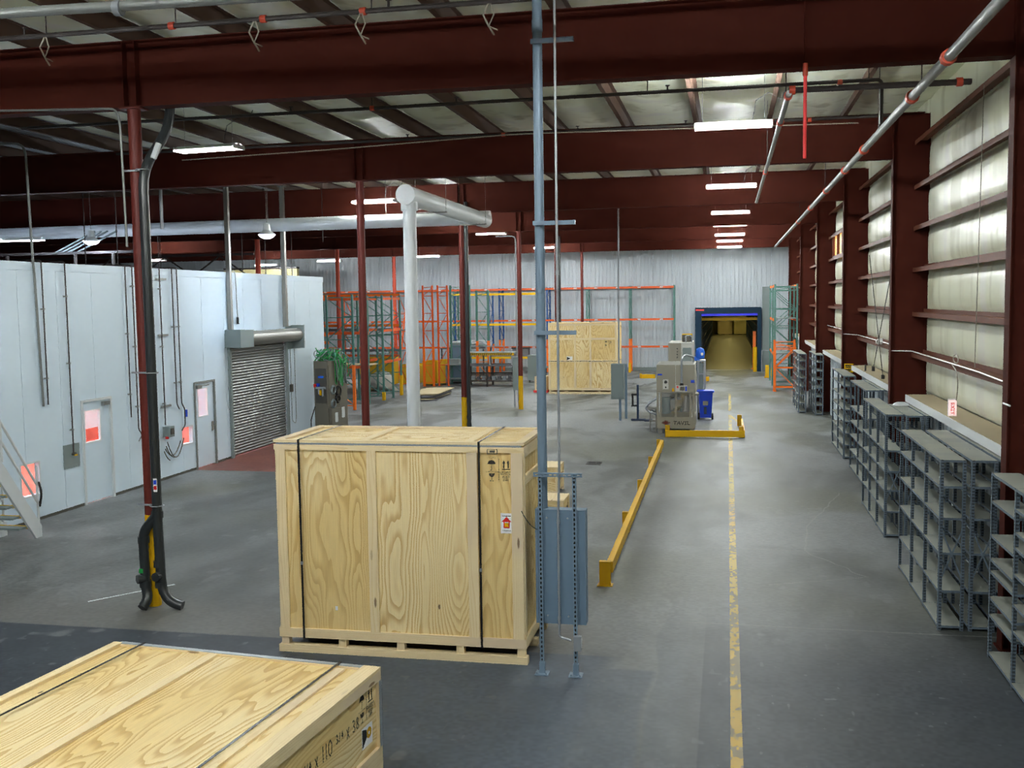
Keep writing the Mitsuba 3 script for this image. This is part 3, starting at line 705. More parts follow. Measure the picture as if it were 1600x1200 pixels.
for i, (xx, yy, z0, z1, rr, mm, lab) in enumerate(((-12.9, 21.95, 5.9, 7.5, .04, 'galv', 'short grey pipe hanging beside the nearest column, above the partition'),
        (-13.0, 25.35, 3.45, 7.4, .055, 'steel', 'left grey post rising from the roller shutter hood to the roof'), (-13.0, 28.85, 3.45, 7.6, .06, 'steel', 'right grey post rising from the roller shutter hood to the roof'))):
    t = thing('hanging_pipe', lab, 'pipe')
    m = MB(); m.box(xx - rr, xx + rr, yy - rr, yy + rr, z0, z1) if i else m.tube([(xx, yy, z0), (xx, yy, z1)], rr, 8); part(t, 'tube', m, mm)
    m = MB(); m.box(xx - .1, xx + .1, yy - .1, yy + .1, z1, z1 + .02); part(t, 'top_plate', m, 'graypipe')
# ties of rag on the branch line
for xx, lab in ((-5.3, 'pale rag tied to the branch line, left of the upper middle'), (-4.02, 'pale cord loop hanging from the branch line near the galvanised pole'), (-8.0, 'pale strip of rag on the branch line at the upper left'), (-2.55, 'pale cord looped on the branch line, right of the galvanised pole')):
    m = MB(); z = 7.33
    m.tube([(xx, 11.16, z), (xx - .06, 11.15, z - .12), (xx + .0, 11.15, z - .24), (xx + .06, 11.15, z - .34)], .011, 5); m.tube([(xx + .02, 11.16, z), (xx + .06, 11.15, z - .12), (xx + .0, 11.15, z - .24), (xx + .1, 11.15, z - .29)], .009, 5)
    solo('rag_tie', m, 'wirecable', lab, 'rag')

# ---- conduits and fittings on the left partition
def wall_conduit(label, y, z0, y1=None, r=.014, tail=None, double=None):
    t = thing('wall_conduit', label, 'conduit')
    pts = [(XL - .3, y, 5.03), (XL + .05, y, 5.03), (XL + .05, y, z0)] + (tail or [])
    m = MB(); m.tube(bend(pts, .06), r, 6); part(t, 'pipe', m, 'darkpipe', 40)
    for zz in np.arange(z0 + .5, 4.8, 1.35): m = MB(); m.box(XL, XL + .07, y - .03, y + .03, zz, zz + .03); part(t, 'clip', m, 'graypipe')
    return t
t = thing('wall_conduit', 'bright pipe coming down from the roof to the partition wall, leftmost of the pair', 'conduit')
m = MB(); m.tube(bend([(-14.2, 17.4, 7.22), (-13.0, 17.4, 7.22), (-13.0, 17.45, 5.0), (XL + .05, 17.5, 4.8), (XL + .05, 17.58, 2.2)], .25), .024, 8); part(t, 'pipe', m, 'graypipe', 40)
wall_conduit('dark conduit on the partition, right of the leftmost pair', 17.72, 2.22)
t = wall_conduit('brown conduit running down to the grey plate beside the nearer door', 18.44, 1.12)
wall_conduit('left one of two thin conduits between the nearer door and the black pipe', 20.55, 1.65)
wall_conduit('right one of two thin conduits ending in a tap left of the black pipe', 20.82, 1.35, tail=[(XL + .05, 20.95, 1.2), (XL + .12, 20.7, 1.1)])
wall_conduit('conduit seen just right of the black pipe with short brackets', 21.95, 1.3)
wall_conduit('left one of the two conduits left of the second door', 22.5, 1.75, tail=[(XL + .05, 22.6, 1.62)])
wall_conduit('right one of the two conduits left of the second door', 22.72, 1.75, tail=[(XL + .05, 22.85, 1.6), (XL + .05, 22.85, 1.2), (XL + .1, 22.6, 1.1)])
t = thing('wall_conduit', 'short conduit with a black end hanging between the shutter posts', 'conduit'); m = MB(); m.tube(bend([(XL - .5, 25.6, 5.05), (XL + .05, 25.75, 5.05), (XL + .05, 25.8, 3.75)], .12), .014, 6); part(t, 'pipe', m, 'graypipe'); m = MB(); m.tube([(XL + .05, 25.8, 3.6), (XL + .05, 25.8, 3.78)], .035, 8); part(t, 'plug', m, 'black')
for zz, lab in ((4.72, 'upper'), (3.4, 'middle'), (1.72, 'lower')):
    m = MB(); m.box(XL, XL + .05, 21.85, 22.25, zz, zz + .05); solo('pipe_bracket', m, 'graypipe', f'{lab} short bracket on the partition right of the black pipe', 'bracket')
t = thing('wall_plate', 'grey steel plate with a yellow valve beside the nearer door', 'panel')
m = MB(); m.box(XL, XL + .02, 18.17, 18.68, .86, 1.34); part(t, 'plate', m, 'panelgray')
m = MB(); m.tube([(XL + .02, 18.45, 1.14), (XL + .09, 18.45, 1.14)], .035, 8); part(t, 'fitting', m, 'cabdark'); m = MB(); m.box(XL + .07, XL + .1, 18.42, 18.5, 1.1, 1.13); part(t, 'valve_lever', m, 'yellow')
t = thing('junction_box', 'grey junction box with loose cables on the partition right of the black pipe', 'electrical box')
m = MB(); m.box(XL, XL + .18, 21.9, 22.12, 1.02, 1.27); part(t, 'body', m, 'panelgray'); m = MB(); m.box(XL + .18, XL + .2, 21.95, 22.08, 1.08, 1.22); part(t, 'cover', m, 'cabdark')
m = MB(); m.tube([(XL + .1, 21.92, .98), (XL + .1, 21.92, 1.04)], .045, 10); part(t, 'red_cap', m, 'red', label='red cap')
for a, b, s in (((21.85, .75), (22.55, .85), .25), ((21.9, .8), (22.3, .5), .1), ((21.95, .9), (22.7, .9), .42), ((21.8, .7), (22.05, .45), .05)):
    m = MB(); m.tube(hang((XL + .08, a[0], a[1]), (XL + .08, b[0], b[1]), s), .013, 5); part(t, 'cable', m, 'cabdark')
m = MB(); m.box(XL, XL + .006, 22.93, 23.06, 1.38, 1.56); solo('wall_sign', m, 'blue', 'small blue square sign above the little window left of the second door', 'sign')

# ---- pole, strut frame and grey panel box in front
t = thing('strut_frame', 'slotted steel strut frame carrying a grey panel box beside the tall crate', 'frame')
def strut(x, y, z0, z1, s=.041):
    m = MB(); m.box(x - s / 2, x - s / 2 + .004, y, y + s, z0, z1); m.box(x + s / 2 - .004, x + s / 2, y, y + s, z0, z1)
    for c in rect_minus((x - s / 2 + .004, x + s / 2 - .004, z0, z1), [(x - .009, x + .009, q, q + .028) for q in np.arange(z0 + .03, z1 - .03, .051)]): m.box(c[0], c[1], y, y + .003, c[2], c[3])
    return m
def strut_shade(x, y, z0, z1):  # black strip stands in for the shade inside the slotted post
    return MB().box(x - .016, x + .016, y + .02, y + .024, z0 + .14, z1 - .05)
for xx in (-1.995, -1.62): k = part(t, 'post', strut(xx, 10.86, .01, 2.24), 'strut'); part(k, 'shade_strip', strut_shade(xx, 10.86, .01, 2.24), 'black')
m = MB(); m.box(-2.06, -1.53, 10.83, 10.86, 2.205, 2.21); m.box(-2.06, -1.53, 10.83, 10.86, 2.243, 2.248)
for c in rect_minus((-2.06, -1.53, 2.205, 2.248), [(q, q + .03, 2.22, 2.234) for q in np.arange(-2.04, -1.56, .051)]): m.box(c[0], c[1], 10.826, 10.83, c[2], c[3])
part(t, 'top_rail', m, 'strut')
for xx in (-1.995, -1.62):
    m = MB(); m.box(xx - .075, xx + .075, 10.80, 10.95, 0, .01); m.box(xx - .03, xx + .03, 10.855, 10.905, .01, .13)
    for dx in (-.05, .05): m.tube([(xx + dx, 10.83, .01), (xx + dx, 10.83, .025)], .009, 6)
    part(t, 'base_plate', m, 'strut')
t = thing('panel_box', 'tall blue-grey electrical panel mounted on the strut frame', 'electrical box')
m = MB(); m.box(-2.06, -1.505, 10.905, 11.06, .56, 1.83); part(t, 'body', m, 'bluegray')
m = MB(); m.box(-1.60, -1.585, 10.897, 10.905, .57, 1.82); m.box(-2.05, -2.035, 10.897, 10.905, .57, 1.82); part(t, 'seam', m, 'strut')
m = MB(); m.raw(*(lambda b: (b[0], b[1]))(MB().box(-.004, .004, 0, .62, .0, 1.2).mesh()), None, shift(-2.06, 11.06, .60, 9)); part(t, 'open_door', m, 'navy', label='dark edge of the open panel door')
for xx in (-1.93, -1.70):
    for zz in (.65, 1.74): m = MB(); m.tube([(xx, 10.895, zz), (xx, 10.905, zz)], .011, 8); part(t, 'bolt', m, 'galv')
run_pipe('conduit', 'thin steel conduit in front of the grey panel, bending to a small switch box', 'conduit', [(-1.775, 10.84, 7.58), (-1.775, 10.84, 2.3), (-1.80, 10.88, 1.75), (-1.80, 10.885, .5), (-1.80, 10.885, .42), (-1.66, 10.85, .40)], .0135, 'galv', 8, .14, [cpl(-1.80, 10.885, 1.70, 2, .04), cpl(-1.80, 10.885, .63, 2, .04), cpl(-1.775, 10.84, 4.4, 2, .05)], 'galv')
t = thing('switch_box', 'small galvanised switch box on the right leg of the strut frame', 'electrical box'); m = MB(); m.box(-1.63, -1.55, 10.79, 10.855, .30, .46); part(t, 'body', m, 'galv'); m = MB(); m.box(-1.55, -1.545, 10.80, 10.845, .33, .43); part(t, 'cover', m, 'white')
t = thing('galvanised_pole', 'tall galvanised conduit pole rising to the roof in front of the tall crate', 'pole')
m = MB(); m.tube([(-1.985, 10.98, 1.83), (-1.985, 10.98, 7.575)], .052, 20); part(t, 'tube', m, 'strut', 40)
for zz in (4.55, 6.95): m = MB(); m.tube([(-1.985, 10.98, zz), (-1.985, 10.98, zz + .12)], .058, 20); part(t, 'coupling', m, 'strut', 40)
for zz in (6.83, 4.93, 3.76): m = MB(); m.box(-2.04, -1.585, 10.87, 10.92, zz - .022, zz + .022); part(t, 'cross_strut', m, 'strut')
m = MB(); m.tube(hang((-2.02, 10.84, 1.62), (-2.2, 10.84, 1.82), .04), .005, 5); solo('loose_wire', m, 'black', 'short loose wire sticking out at the left of the panel box', 'wire')

# ---- other electrical boxes
t = thing('switch_enclosure', 'tall narrow grey switch enclosure on legs, left of the machine with red emblem', 'electrical box')
m = MB(); m.box(-3.86, -3.42, 34.6, 34.9, .75, 1.95); part(t, 'body', m, 'panelgray'); m = MB(); m.box(-3.84, -3.46, 34.58, 34.6, .8, 1.9); part(t, 'door', m, 'panelgray')
for xx, yy in ((-3.58, 34.85), (-3.44, 35.5)): m = MB(); m.box(xx - .04, xx + .04, yy - .04, yy + .04, 0, 1.9 if yy > 35 else .76); part(t, 'leg', m, 'strut')
t = thing('switch_enclosure', 'tall grey-green electrical box on two legs beside the rust-red column with a yellow foot', 'electrical box')
m = MB(); m.box(-8.2, -7.93, 39.1, 39.35, .65, 1.95); part(t, 'body', m, 'panelgray')
for xx in (-8.16, -8.0): m = MB(); m.tube([(xx, 39.2, 0), (xx, 39.2, .65)], .03, 8); part(t, 'leg', m, 'galv')

# ================================================================ LIGHTS
def strip_light(x, y, z, label, rot=0, emit=TUBE, L=1.22, hood=False):
    t = thing('strip_light', label, 'light'); M = shift(x, y, z, rot); h = L / 2
    m = MB(); m.box(-h, h, -.045, .045, .02, .08, M=M); part(t, 'housing', m, 'whitepaint')
    if hood:
        for s in (-1, 1): m = MB(); m.raw([(-h, s * .2, 0), (h, s * .2, 0), (h, s * .05, .08), (-h, s * .05, .08)], [(0, 1, 2), (0, 2, 3)], None, M); part(t, 'hood', m, 'whitepaint')
    for s in (-1, 1): m = MB(); m.box(s * h - .006, s * h + .006, -.18, .18, -.025, .05, M=M); part(t, 'end_plate', m, 'whitepaint')
    for s in (-1, 1):
        m = MB(); m.tube([(M @ [-h + .02, s * .15, .0, 1])[:3], (M @ [h - .02, s * .15, .0, 1])[:3]], .019, 8); part(t, 'tube', m, 'white', 40, emit=emit)
    for s in (-1, 1): m = MB(); p = (M @ [s * h * .8, 0, .1, 1])[:3]; m.tube([p, (p[0], p[1], ZT + .24)], .004, 4); part(t, 'chain', m, 'graypipe')
    p0 = (M @ [h * .5, 0, .1, 1])[:3]
    if y > 0: m = MB(); m.tube([p0 + np.array(q) for q in ((0, 0, 0), (.05, .05, .3), (.25, .05, .42), (.45, .05, .3), (.55, .05, .55))], .006, 5); part(t, 'cord', m, 'black')
for i, (yy, zz) in enumerate(((17.2, 6.86), (26.4, 6.86), (34.4, 6.86), (40.2, 6.86), (44.3, 6.74), (50.2, 6.80), (53.4, 6.67))):
    strip_light(.08, yy, zz, f'fluorescent strip light above the aisle, {"nearest" if i == 0 else ORD[i]} of the seven in a row')
for i, (xx, yy) in enumerate(((-9.0, 16.97), (-9.45, 27.0), (-9.5, 35.7), (-9.45, 41.2), (-9.45, 47.7), (-9.3, 53.2))):
    strip_light(xx, yy, 6.86, ['fluorescent light with a grey hood hanging right of the nearest pipe column', 'twin fluorescent light hanging left of the white duct corner', 'fluorescent light seen just right of the white duct riser', 'fluorescent light right of the black drain pipe, under the far beams', 'fluorescent light just left of the galvanised pole', 'farthest fluorescent light of the middle row, by the galvanised pole'][i], -6, hood=i == 0)
strip_light(-15.3, 52, 6.5, 'distant fluorescent strip above the left racks'); strip_light(-20, 50, 6.3, 'distant fluorescent strip over the partition')
strip_light(-27, 45, 6.3, 'added far left fluorescent strip beyond the partition, nearer one'); strip_light(-25, 53.2, 6.3, 'added far left fluorescent strip beyond the partition, by the end wall')  # both added to light the end wall beyond the partition
for i, (xx, yy) in enumerate(((.08, 6.5), (.08, -2), (-9, 6.5), (-9, -2), (-5.6, 5.2))):  # last one, off the rows, is added to brighten crate front and floor
    strip_light(xx, yy, 6.86, f'fluorescent strip light behind the viewpoint, number {["one", "two", "three", "four", "five_added_as_fill"][i]} of the rear group')
for i, (xx, yy, z, lab) in enumerate(((-17.41, 25.9, 5.95, 'round white high-bay lamp above the partition, left one'), (-11.92, 25.45, 5.95, 'round white high-bay lamp above the roller shutter, right one'))):
    t = thing('highbay_lamp', lab, 'light'); M = shift(xx, yy, z)
    m = MB(); m.lathe([(0, .3), (.08, .3), (.1, .12), (.22, .02), (.235, 0), (.22, 0), (.2, .03), (0, .1)], 20, M); part(t, 'reflector', m, 'whitepaint', 40)
    m = MB(); m.lathe([(0, -.11), (.1, -.095), (.18, -.05), (.215, .0), (.2, .012), (0, .012)], 20, M); part(t, 'lens', m, 'white', 40, emit=COOL)
    m = MB(); m.tube([(xx, yy, z + .3), (xx, yy, ZT + .3)], .006, 5); part(t, 'chain', m, 'graypipe')
t = thing('tube_lamp', 'thin bare tube lamp at the left edge above the partition', 'light'); m = MB(); m.tube([(-20.0, 24.9, 5.95), (-18.3, 25.1, 5.95)], .02, 6); part(t, 'tube', m, 'white', emit=COOL); m = MB(); m.box(-20.0, -18.3, 24.96, 25.04, 5.975, 6.04); part(t, 'housing', m, 'whitepaint')

# ---- lattice work and hangers over the partition
t = thing('lattice_truss', 'dark steel lattice truss seen above the partition at the left', 'truss')
for z in (5.25, 6.1): m = MB(); m.box(-44, -18.5, 38.2, 38.3, z, z + .09); part(t, 'chord', m, 'darkpipe')
xx = -44.0
for i in range(21):
    m = MB(); m.bar((xx, 38.25, 5.3 if i % 2 else 6.1), (xx + 1.2, 38.25, 6.1 if i % 2 else 5.3), .05, .05); part(t, 'web_bar', m, 'darkpipe'); xx += 1.2
t = thing('lattice_truss', 'nearer dark pipe rack with slanting bars just above the partition, far left', 'truss')
for z in (5.2, 5.62): m = MB(); m.box(-30, -16.2, 26.2, 26.28, z, z + .07); part(t, 'chord', m, 'darkpipe')
for q in (-23, -20.4, -18.2, -17): m = MB(); m.box(q, q + .06, 26.2, 26.28, 5.0, 5.65); part(t, 'post', m, 'darkpipe')
for q in (-18.9, -18.7, -18.5, -18.2): m = MB(); m.bar((q, 26.3, 5.65), (q + 1.35, 26.3, 6.25), .05, .04); part(t, 'slanting_bar', m, 'panelgray')
for i, (xx, yy, z0) in enumerate(sorted(((-20.2, 24, 5.3), (-17.0, 25, 5.0), (-15.4, 24, 5.0), (-17.8, 30, 5.0), (-16.4, 33, 5.0), (-14.6, 31, 5.0), (-19.5, 33, 5.0), (-15.9, 36, 5.0), (-12.0, 29.5, 6.0)), key=lambda q: q[0] / q[1])):
    t = thing('hanger_rod', f'{ORD[i]} thin dark hanger rod from the left, above the partition', 'rod'); m = MB(); m.tube([(xx, yy, z0), (xx, yy, 7.86)], .014, 5); part(t, 'rod', m, 'darkpipe'); m = MB(); m.box(xx - .04, xx + .04, yy - .04, yy + .04, 7.80, 7.82); part(t, 'clip', m, 'darkpipe')
t = thing('mezzanine_wall', 'cream-yellow wall seen above the partition by the lattice truss', 'wall'); m = MB(); m.box(-28.5, -24, 55, 55.3, 0, 6.15); part(t, 'panel', m, 'cream'); m = MB(); m.box(-28.5, -24, 54.95, 55.35, 6.15, 6.25); part(t, 'coping', m, 'darkpipe')

# ================================================================ CRATES
def bx(M, *a, grain=None): return MB().box(*a, grain=grain, M=M)

def wood_crate(t, W, D, H, M, fv, hs=(), skid=.18, fb=.028, topb=(.42, .74), straps=(.10, .79), sh=(2.1, 2.4), strip=True, side_v=()):
    """front at y=0, right side at x=W; fv: front battens (x0, x1)"""
    p = .012
    for (a0, a1, b0, b1, nm) in ((fb, W - fb, fb, fb + p, 'front_panel'), (fb, W - fb, D - fb - p, D - fb, 'back_panel')):
        cuts = [fb] + [(q[0] + q[1]) / 2 for q in fv[1:-1]] + [W - fb]
        for c0, c1 in zip(cuts, cuts[1:]): part(t, nm, bx(M, c0 + .001, c1 - .001, b0, b1, skid, H - .03, grain=2), 'ply')
    for x0, x1 in ((fb, fb + p), (W - fb - p, W - fb)): part(t, 'side_panel', bx(M, x0, x1, fb + p, D - fb - p, skid, H - .03, grain=2), 'ply')
    for q0, q1 in fv: part(t, 'batten', bx(M, q0, q1, 0, fb, skid + .11, H - .105, grain=2), 'pine')
    for z0, z1 in ((skid, skid + .11), (H - .105, H - .04)) + tuple(hs):
        if (z0, z1) in hs:
            for (a, b) in zip(fv, fv[1:]): part(t, 'batten', bx(M, a[1], b[0], .004, fb, z0, z1, grain=0), 'pine')
        else: part(t, 'batten', bx(M, 0, W, 0, fb, z0, z1, grain=0), 'pine')
    part(t, 'batten', bx(M, 0, W, D - fb, D, skid, H - .04, grain=0), 'ply')
    for x0, x1 in ((0, fb), (W - fb, W)):
        for z0, z1 in ((skid, skid + .12), (H - .16, H - .04)) + tuple((a - .05, a + .05) for a in sh): part(t, 'side_batten', bx(M, x0, x1, fb, D - fb, z0, z1, grain=1), 'pine')
        for y0, y1 in ((fb, fb + .08), (D - fb - .09, D - fb)) + tuple(side_v): part(t, 'side_batten', bx(M, x0 if x0 else .004, x1 - (.004 if x0 else 0), y0, y1, skid + .12, H - .16, grain=2), 'pine')
    if strip: part(t, 'metal_strip', bx(M, .03, W - .03, -.002, fb, H - .04, H - .018), 'galv')
    part(t, 'lid', bx(M, fb, W - fb, fb, D - fb, H - .03, H - .012, grain=0), 'ply')
    for y0, y1 in ((-.004, .09), (D - .09, D + .004)): part(t, 'lid_board', bx(M, 0, W, y0, y1, H - .018, H + .012, grain=0), 'pine')
    for x0, x1 in ((-.004, .1), (W - .1, W + .004)): part(t, 'lid_board', bx(M, x0, x1, .09, D - .09, H - .018, H + .012, grain=1), 'pine')
    for q in topb: part(t, 'lid_board', bx(M, q * W - .05, q * W + .05, .09, D - .09, H - .018, H + .008, grain=1), 'pine')
    for q in straps:
        m = MB(); x0 = q * W
        m.box(x0 - .012, x0 + .012, -.012, -.009, skid - .005, H + .02, M=M); m.box(x0 - .012, x0 + .012, -.012, D + .012, H + .016, H + .020, M=M); m.box(x0 - .012, x0 + .012, D + .009, D + .012, skid, H + .02, M=M)
        k = part(t, 'strap', m, 'strap'); m = MB(); m.box(x0 - .016, x0 + .016, -.015, -.012, H * .42, H * .42 + .04, M=M); part(k, 'seal', m, 'galv')
    # pallet base
    for y0, y1 in ((0, .11), (D / 2 - .05, D / 2 + .05), (D - .11, D)): part(t, 'skid_board', bx(M, -.01, W + .01, y0, y1, 0, .085, grain=0), 'pine')
    for i in range(5):
        for y0, y1 in ((.02, .11), (D - .11, D - .02)):
            xx = .02 + i * (W - .13) / 4; part(t, 'block', bx(M, xx, xx + .09, y0, y1, .085, skid, grain=1), 'pine')

def stencil(t, F, s=1.0, m_='ink', words=True):
    """handling marks about .26 m wide: umbrella, arrows, glass, words. F: frame of the surface, origin at the cross of the lines"""
    g = []
    um = Point(-.085, .085).buffer(.045).intersection(sbox(-.2, .085, .2, .2)); g.append(um)
    g.append(sbox(-.087, .02, -.083, .09)); g.append(sbox(-.1, .016, -.083, .021))
    for i in range(5): g.append(sbox(-.135 + .022 * i, .145 + .006 * (i % 2), -.131 + .022 * i, .16 + .006 * (i % 2)))
    for dx in (.055, .105): g += [sbox(dx - .006, .04, dx + .006, .10), Polygon([(dx - .017, .095), (dx + .017, .095), (dx, .13)])]
    g.append(sbox(.035, .022, .125, .032))
    glass = Polygon([(-.12, -.02), (-.05, -.02), (-.06, -.05), (-.078, -.062), (-.092, -.062), (-.11, -.05)]).difference(Polygon([(-.084, -.018), (-.092, -.036), (-.08, -.04), (-.088, -.055), (-.076, -.036), (-.086, -.032)]))
    g.append(glass); g.append(sbox(-.087, -.1, -.083, -.06)); g.append(sbox(-.108, -.106, -.062, -.102))
    g += [sbox(-.15, -.003, .15, .0), sbox(-.003, -.11, .0, .15)]
    S = np.diag([s, s, 1, 1.0])
    m = MB(); m.poly(unary_union(g), .0015, F @ S); k = part(t, 'handling_marks', m, m_, label='stencilled umbrella, arrows and glass handling marks')
    if words:
        m = MB()
        for w, yy, hgt in (('FRAGILE', -.035, .026), ('KEEP', -.072, .026), ('DRY', -.106, .026)):
            tm = meshkit.text_mesh(w, hgt, .0015); b = tm.bounds; A = np.eye(4); A[0, 3] = .08 - (b[0][0] + b[1][0]) / 2; A[1, 3] = yy; m.tm(tm, F @ S @ A)
        part(t, 'stencil_words', m, m_, label='stencilled words')

# tall upright crate in the middle
C1 = thing('wooden_crate', 'tall plywood crate with two black straps standing in the middle of the floor', 'crate')
W1, D1c, Hc = 2.98, 1.40, 2.52; M1 = shift(-5.195, 11.08, 0, .35)
wood_crate(C1, W1, D1c, Hc, M1, ((.02, .135), (1.135, 1.245), (2.32, 2.44), (2.83, 2.96)), topb=(.36, .78), straps=(.105, .828), sh=(2.1,))
m = MB()
F = M1 @ frame((2.69, .026, 2.20), (1, 0, 0), (0, 0, 1)); stencil(C1, F)
k = part(C1, 'label', bx(M1, 2.70, 2.835, .024, .0275, 1.50, 1.73), 'white', label='white label with a red arrow')
F = M1 @ frame((2.7675, .0238, 1.60), (1, 0, 0), (0, 0, 1)); m = MB(); m.poly(Polygon([(-.035, -.04), (.035, -.04), (.035, .03), (.058, .03), (0, .09), (-.058, .03), (-.035, .03)]).difference(sbox(-.022, -.025, .022, .03)), .0015, F); part(k, 'red_arrow', m, 'red'); m = MB(); m.poly(sbox(-.022, -.025, .022, .02), .0012, F); part(k, 'gold_spot', m, 'yellow')
m = MB(); m.poly(unary_union([sbox(-.05, .095, .05, .102), sbox(-.05, -.07, .05, -.064)]), .001, F); part(k, 'print', m, 'ink')
k = part(C1, 'small_label', bx(M1, .70, .73, .024, .0275, .52, .57), 'white', label='tiny pale label')
m = MB(); F = M1 @ frame((2.62, -.0, 2.43), (1, 0, 0), (0, 0, 1)); m.poly(sbox(-.06, -.028, .06, .028).difference(sbox(-.052, -.022, .052, .022)).union(sbox(-.03, -.01, .03, .012)), .001, F); part(C1, 'wood_stamp', m, 'cabdark', label='small stamped mark on the top board')

# low crate at the lower left, lying flat
C2 = thing('wooden_crate', 'low wide plywood crate in the lower left corner, seen from above', 'crate')
W2, D2c, H2 = 2.72, 3.03, .955; ang = -5.4
M2 = shift(-5.64, 8.49, 0, ang) @ shift(0, -D2c, 0)
def b2(*a, grain=None): return bx(M2, *a, grain=grain)
fb = .03
for x0, x1 in ((fb, 1.10), (1.10, W2 - fb)): part(C2, 'lid', b2(x0 + .001, x1 - .001, fb, D2c - fb, H2 - .03, H2 - .015, grain=1), 'ply')
for x0, x1 in ((fb, fb + .012), (W2 - fb - .012, W2 - fb)): part(C2, 'side_panel', b2(x0, x1, fb, D2c - fb, .18, H2 - .03, grain=1), 'ply')
for y0, y1 in ((fb, fb + .012), (D2c - fb - .012, D2c - fb)): part(C2, 'side_panel', b2(fb, W2 - fb, y0, y1, .18, H2 - .03, grain=0), 'ply')
part(C2, 'lid_board', b2(0, .09, 0, D2c - .03, H2 - .016, H2 + .012, grain=1), 'pine')
part(C2, 'lid_board', b2(W2 - .16, W2, 0, D2c, H2 - .016, H2 + .012, grain=1), 'pine')
part(C2, 'lid_board', b2(1.06, 1.15, 0, D2c - .06, H2 - .016, H2 + .008, grain=1), 'pine')
part(C2, 'lid_board', b2(W2 - .37, W2 - .29, 0, D2c - .1, H2 - .016, H2 + .004, grain=1), 'pine')
part(C2, 'lid_board', b2(.09, W2 - .16, D2c - .06, D2c, H2 - .018, H2 + .004, grain=0), 'pine')
part(C2, 'metal_strip', b2(.06, W2 - .12, D2c - .05, D2c + .002, H2 + .004, H2 + .009), 'galv', label='galvanised strip along the far top edge')
for x0 in (.30, W2 - .40):
    m = MB(); m.box(x0, x0 + .022, -.01, D2c + .01, H2 + .013, H2 + .017, M=M2); m.box(x0, x0 + .022, D2c + .006, D2c + .01, .1, H2 + .017, M=M2); part(C2, 'strap', m, 'strap')
part(C2, 'end_batten', b2(W2 - fb, W2, 0, D2c, H2 - .10, H2 - .016, grain=1), 'pine')
part(C2, 'end_batten', b2(W2 - fb, W2, 0, D2c, .18, .27, grain=1), 'pine')
part(C2, 'end_batten', b2(W2 - fb, W2, D2c - .05, D2c, .27, H2 - .10, grain=2), 'pine')
m = MB(); m.box(W2 - .002, W2 + .004, D2c - .045, D2c + .002, .27, H2 - .10, M=M2); m.box(W2 - .06, W2 + .002, D2c, D2c + .006, .27, H2 - .10, M=M2); part(C2, 'corner_angle', m, 'galv', label='galvanised corner angle')
part(C2, 'end_batten', b2(0, W2, D2c - .028, D2c, H2 - .12, H2 - .02, grain=0), 'pine'); part(C2, 'end_batten', b2(0, W2, D2c - .028, D2c, .18, .27, grain=0), 'pine')
for y0, y1 in ((0, .1), (1.45, 1.55), (D2c - .1, D2c)): part(C2, 'skid_board', b2(0, W2, y0, y1, 0, .04, grain=0), 'pine')
for x0 in (.0, .66, 1.32, 1.98, W2 - .09): part(C2, 'skid_runner', b2(x0, x0 + .09, 0, D2c, .04, .18, grain=1), 'pine')
F = M2 @ frame((W2 - fb + .0005, D2c - .24, .70), (0, 1, 0), (0, 0, 1)); stencil(C2, F)
GL = {'0': ([(.5, 1), (.15, .8), (.1, .3), (.4, 0), (.75, .2), (.8, .7), (.5, 1)],), '1': ([(.35, 1), (.3, 0)],), '3': ([(.1, .9), (.5, 1), (.75, .75), (.35, .52), (.8, .3), (.5, 0), (.1, .1)],),
      '4': ([(.55, 1), (.1, .4), (.8, .42)], [(.6, .7), (.55, 0)]), '8': ([(.45, .5), (.15, .75), (.45, 1), (.75, .78), (.45, .5), (.1, .2), (.45, 0), (.8, .22), (.45, .5)],), '9': ([(.8, .75), (.5, 1), (.15, .75), (.45, .5), (.8, .7), (.7, 0)],),
      '/': ([(.7, 1), (.1, 0)],), 'X': ([(.1, .95), (.8, .05)], [(.8, 1), (.1, .0)])}
tx = 0
for wd, hgt, ln in (('119', .12, 0), ('1/4', .07, .03), ('X', .09, .0), ('110', .13, 0), ('3/4', .07, .05), ('X', .09, .01), ('38', .10, .02)):
    m = MB()
    for ch in wd:
        F = M2 @ frame((W2 - fb + .0002, D2c - 1.55 + tx, .56 + ln), (0, 1, .03), (0, -.03, 1))
        for st in GL[ch]:
            for a, c in zip(st, st[1:]):
                p0, p1 = np.array(a) * (.62 * hgt, hgt), np.array(c) * (.62 * hgt, hgt); d_ = p1 - p0; nn = np.array((-d_[1], d_[0])); nn = nn / np.linalg.norm(nn) * .0045
                m.poly(Polygon([p0 + nn, p1 + nn, p1 - nn, p0 - nn]), .0012, F)
        tx += (.42 if ch == '1' else .68) * hgt
    tx += .045; part(C2, 'handwritten_size', m, 'ink')
k = part(C2, 'tilt_label', b2(W2 - fb, W2 - fb + .002, D2c - .34, D2c - .14, .36, .54), 'white', label='white square label with a dark triangle and a gold disc')
F = M2 @ frame((W2 - fb + .0021, D2c - .24, .45), (0, 1, 0), (0, 0, 1))
m = MB(); m.poly(Polygon([(-.095, .08), (-.095, -.085), (.0, .0), (-.02, .06)]), .001, F); part(k, 'dark_triangle', m, 'black'); m = MB(); m.poly(Point(.035, .015).buffer(.048), .0012, F); dk = part(k, 'gold_disc', m, 'yellowdark'); m = MB(); m.poly(Point(.035, .015).buffer(.014), .002, F); part(k, 'centre', m, 'white')

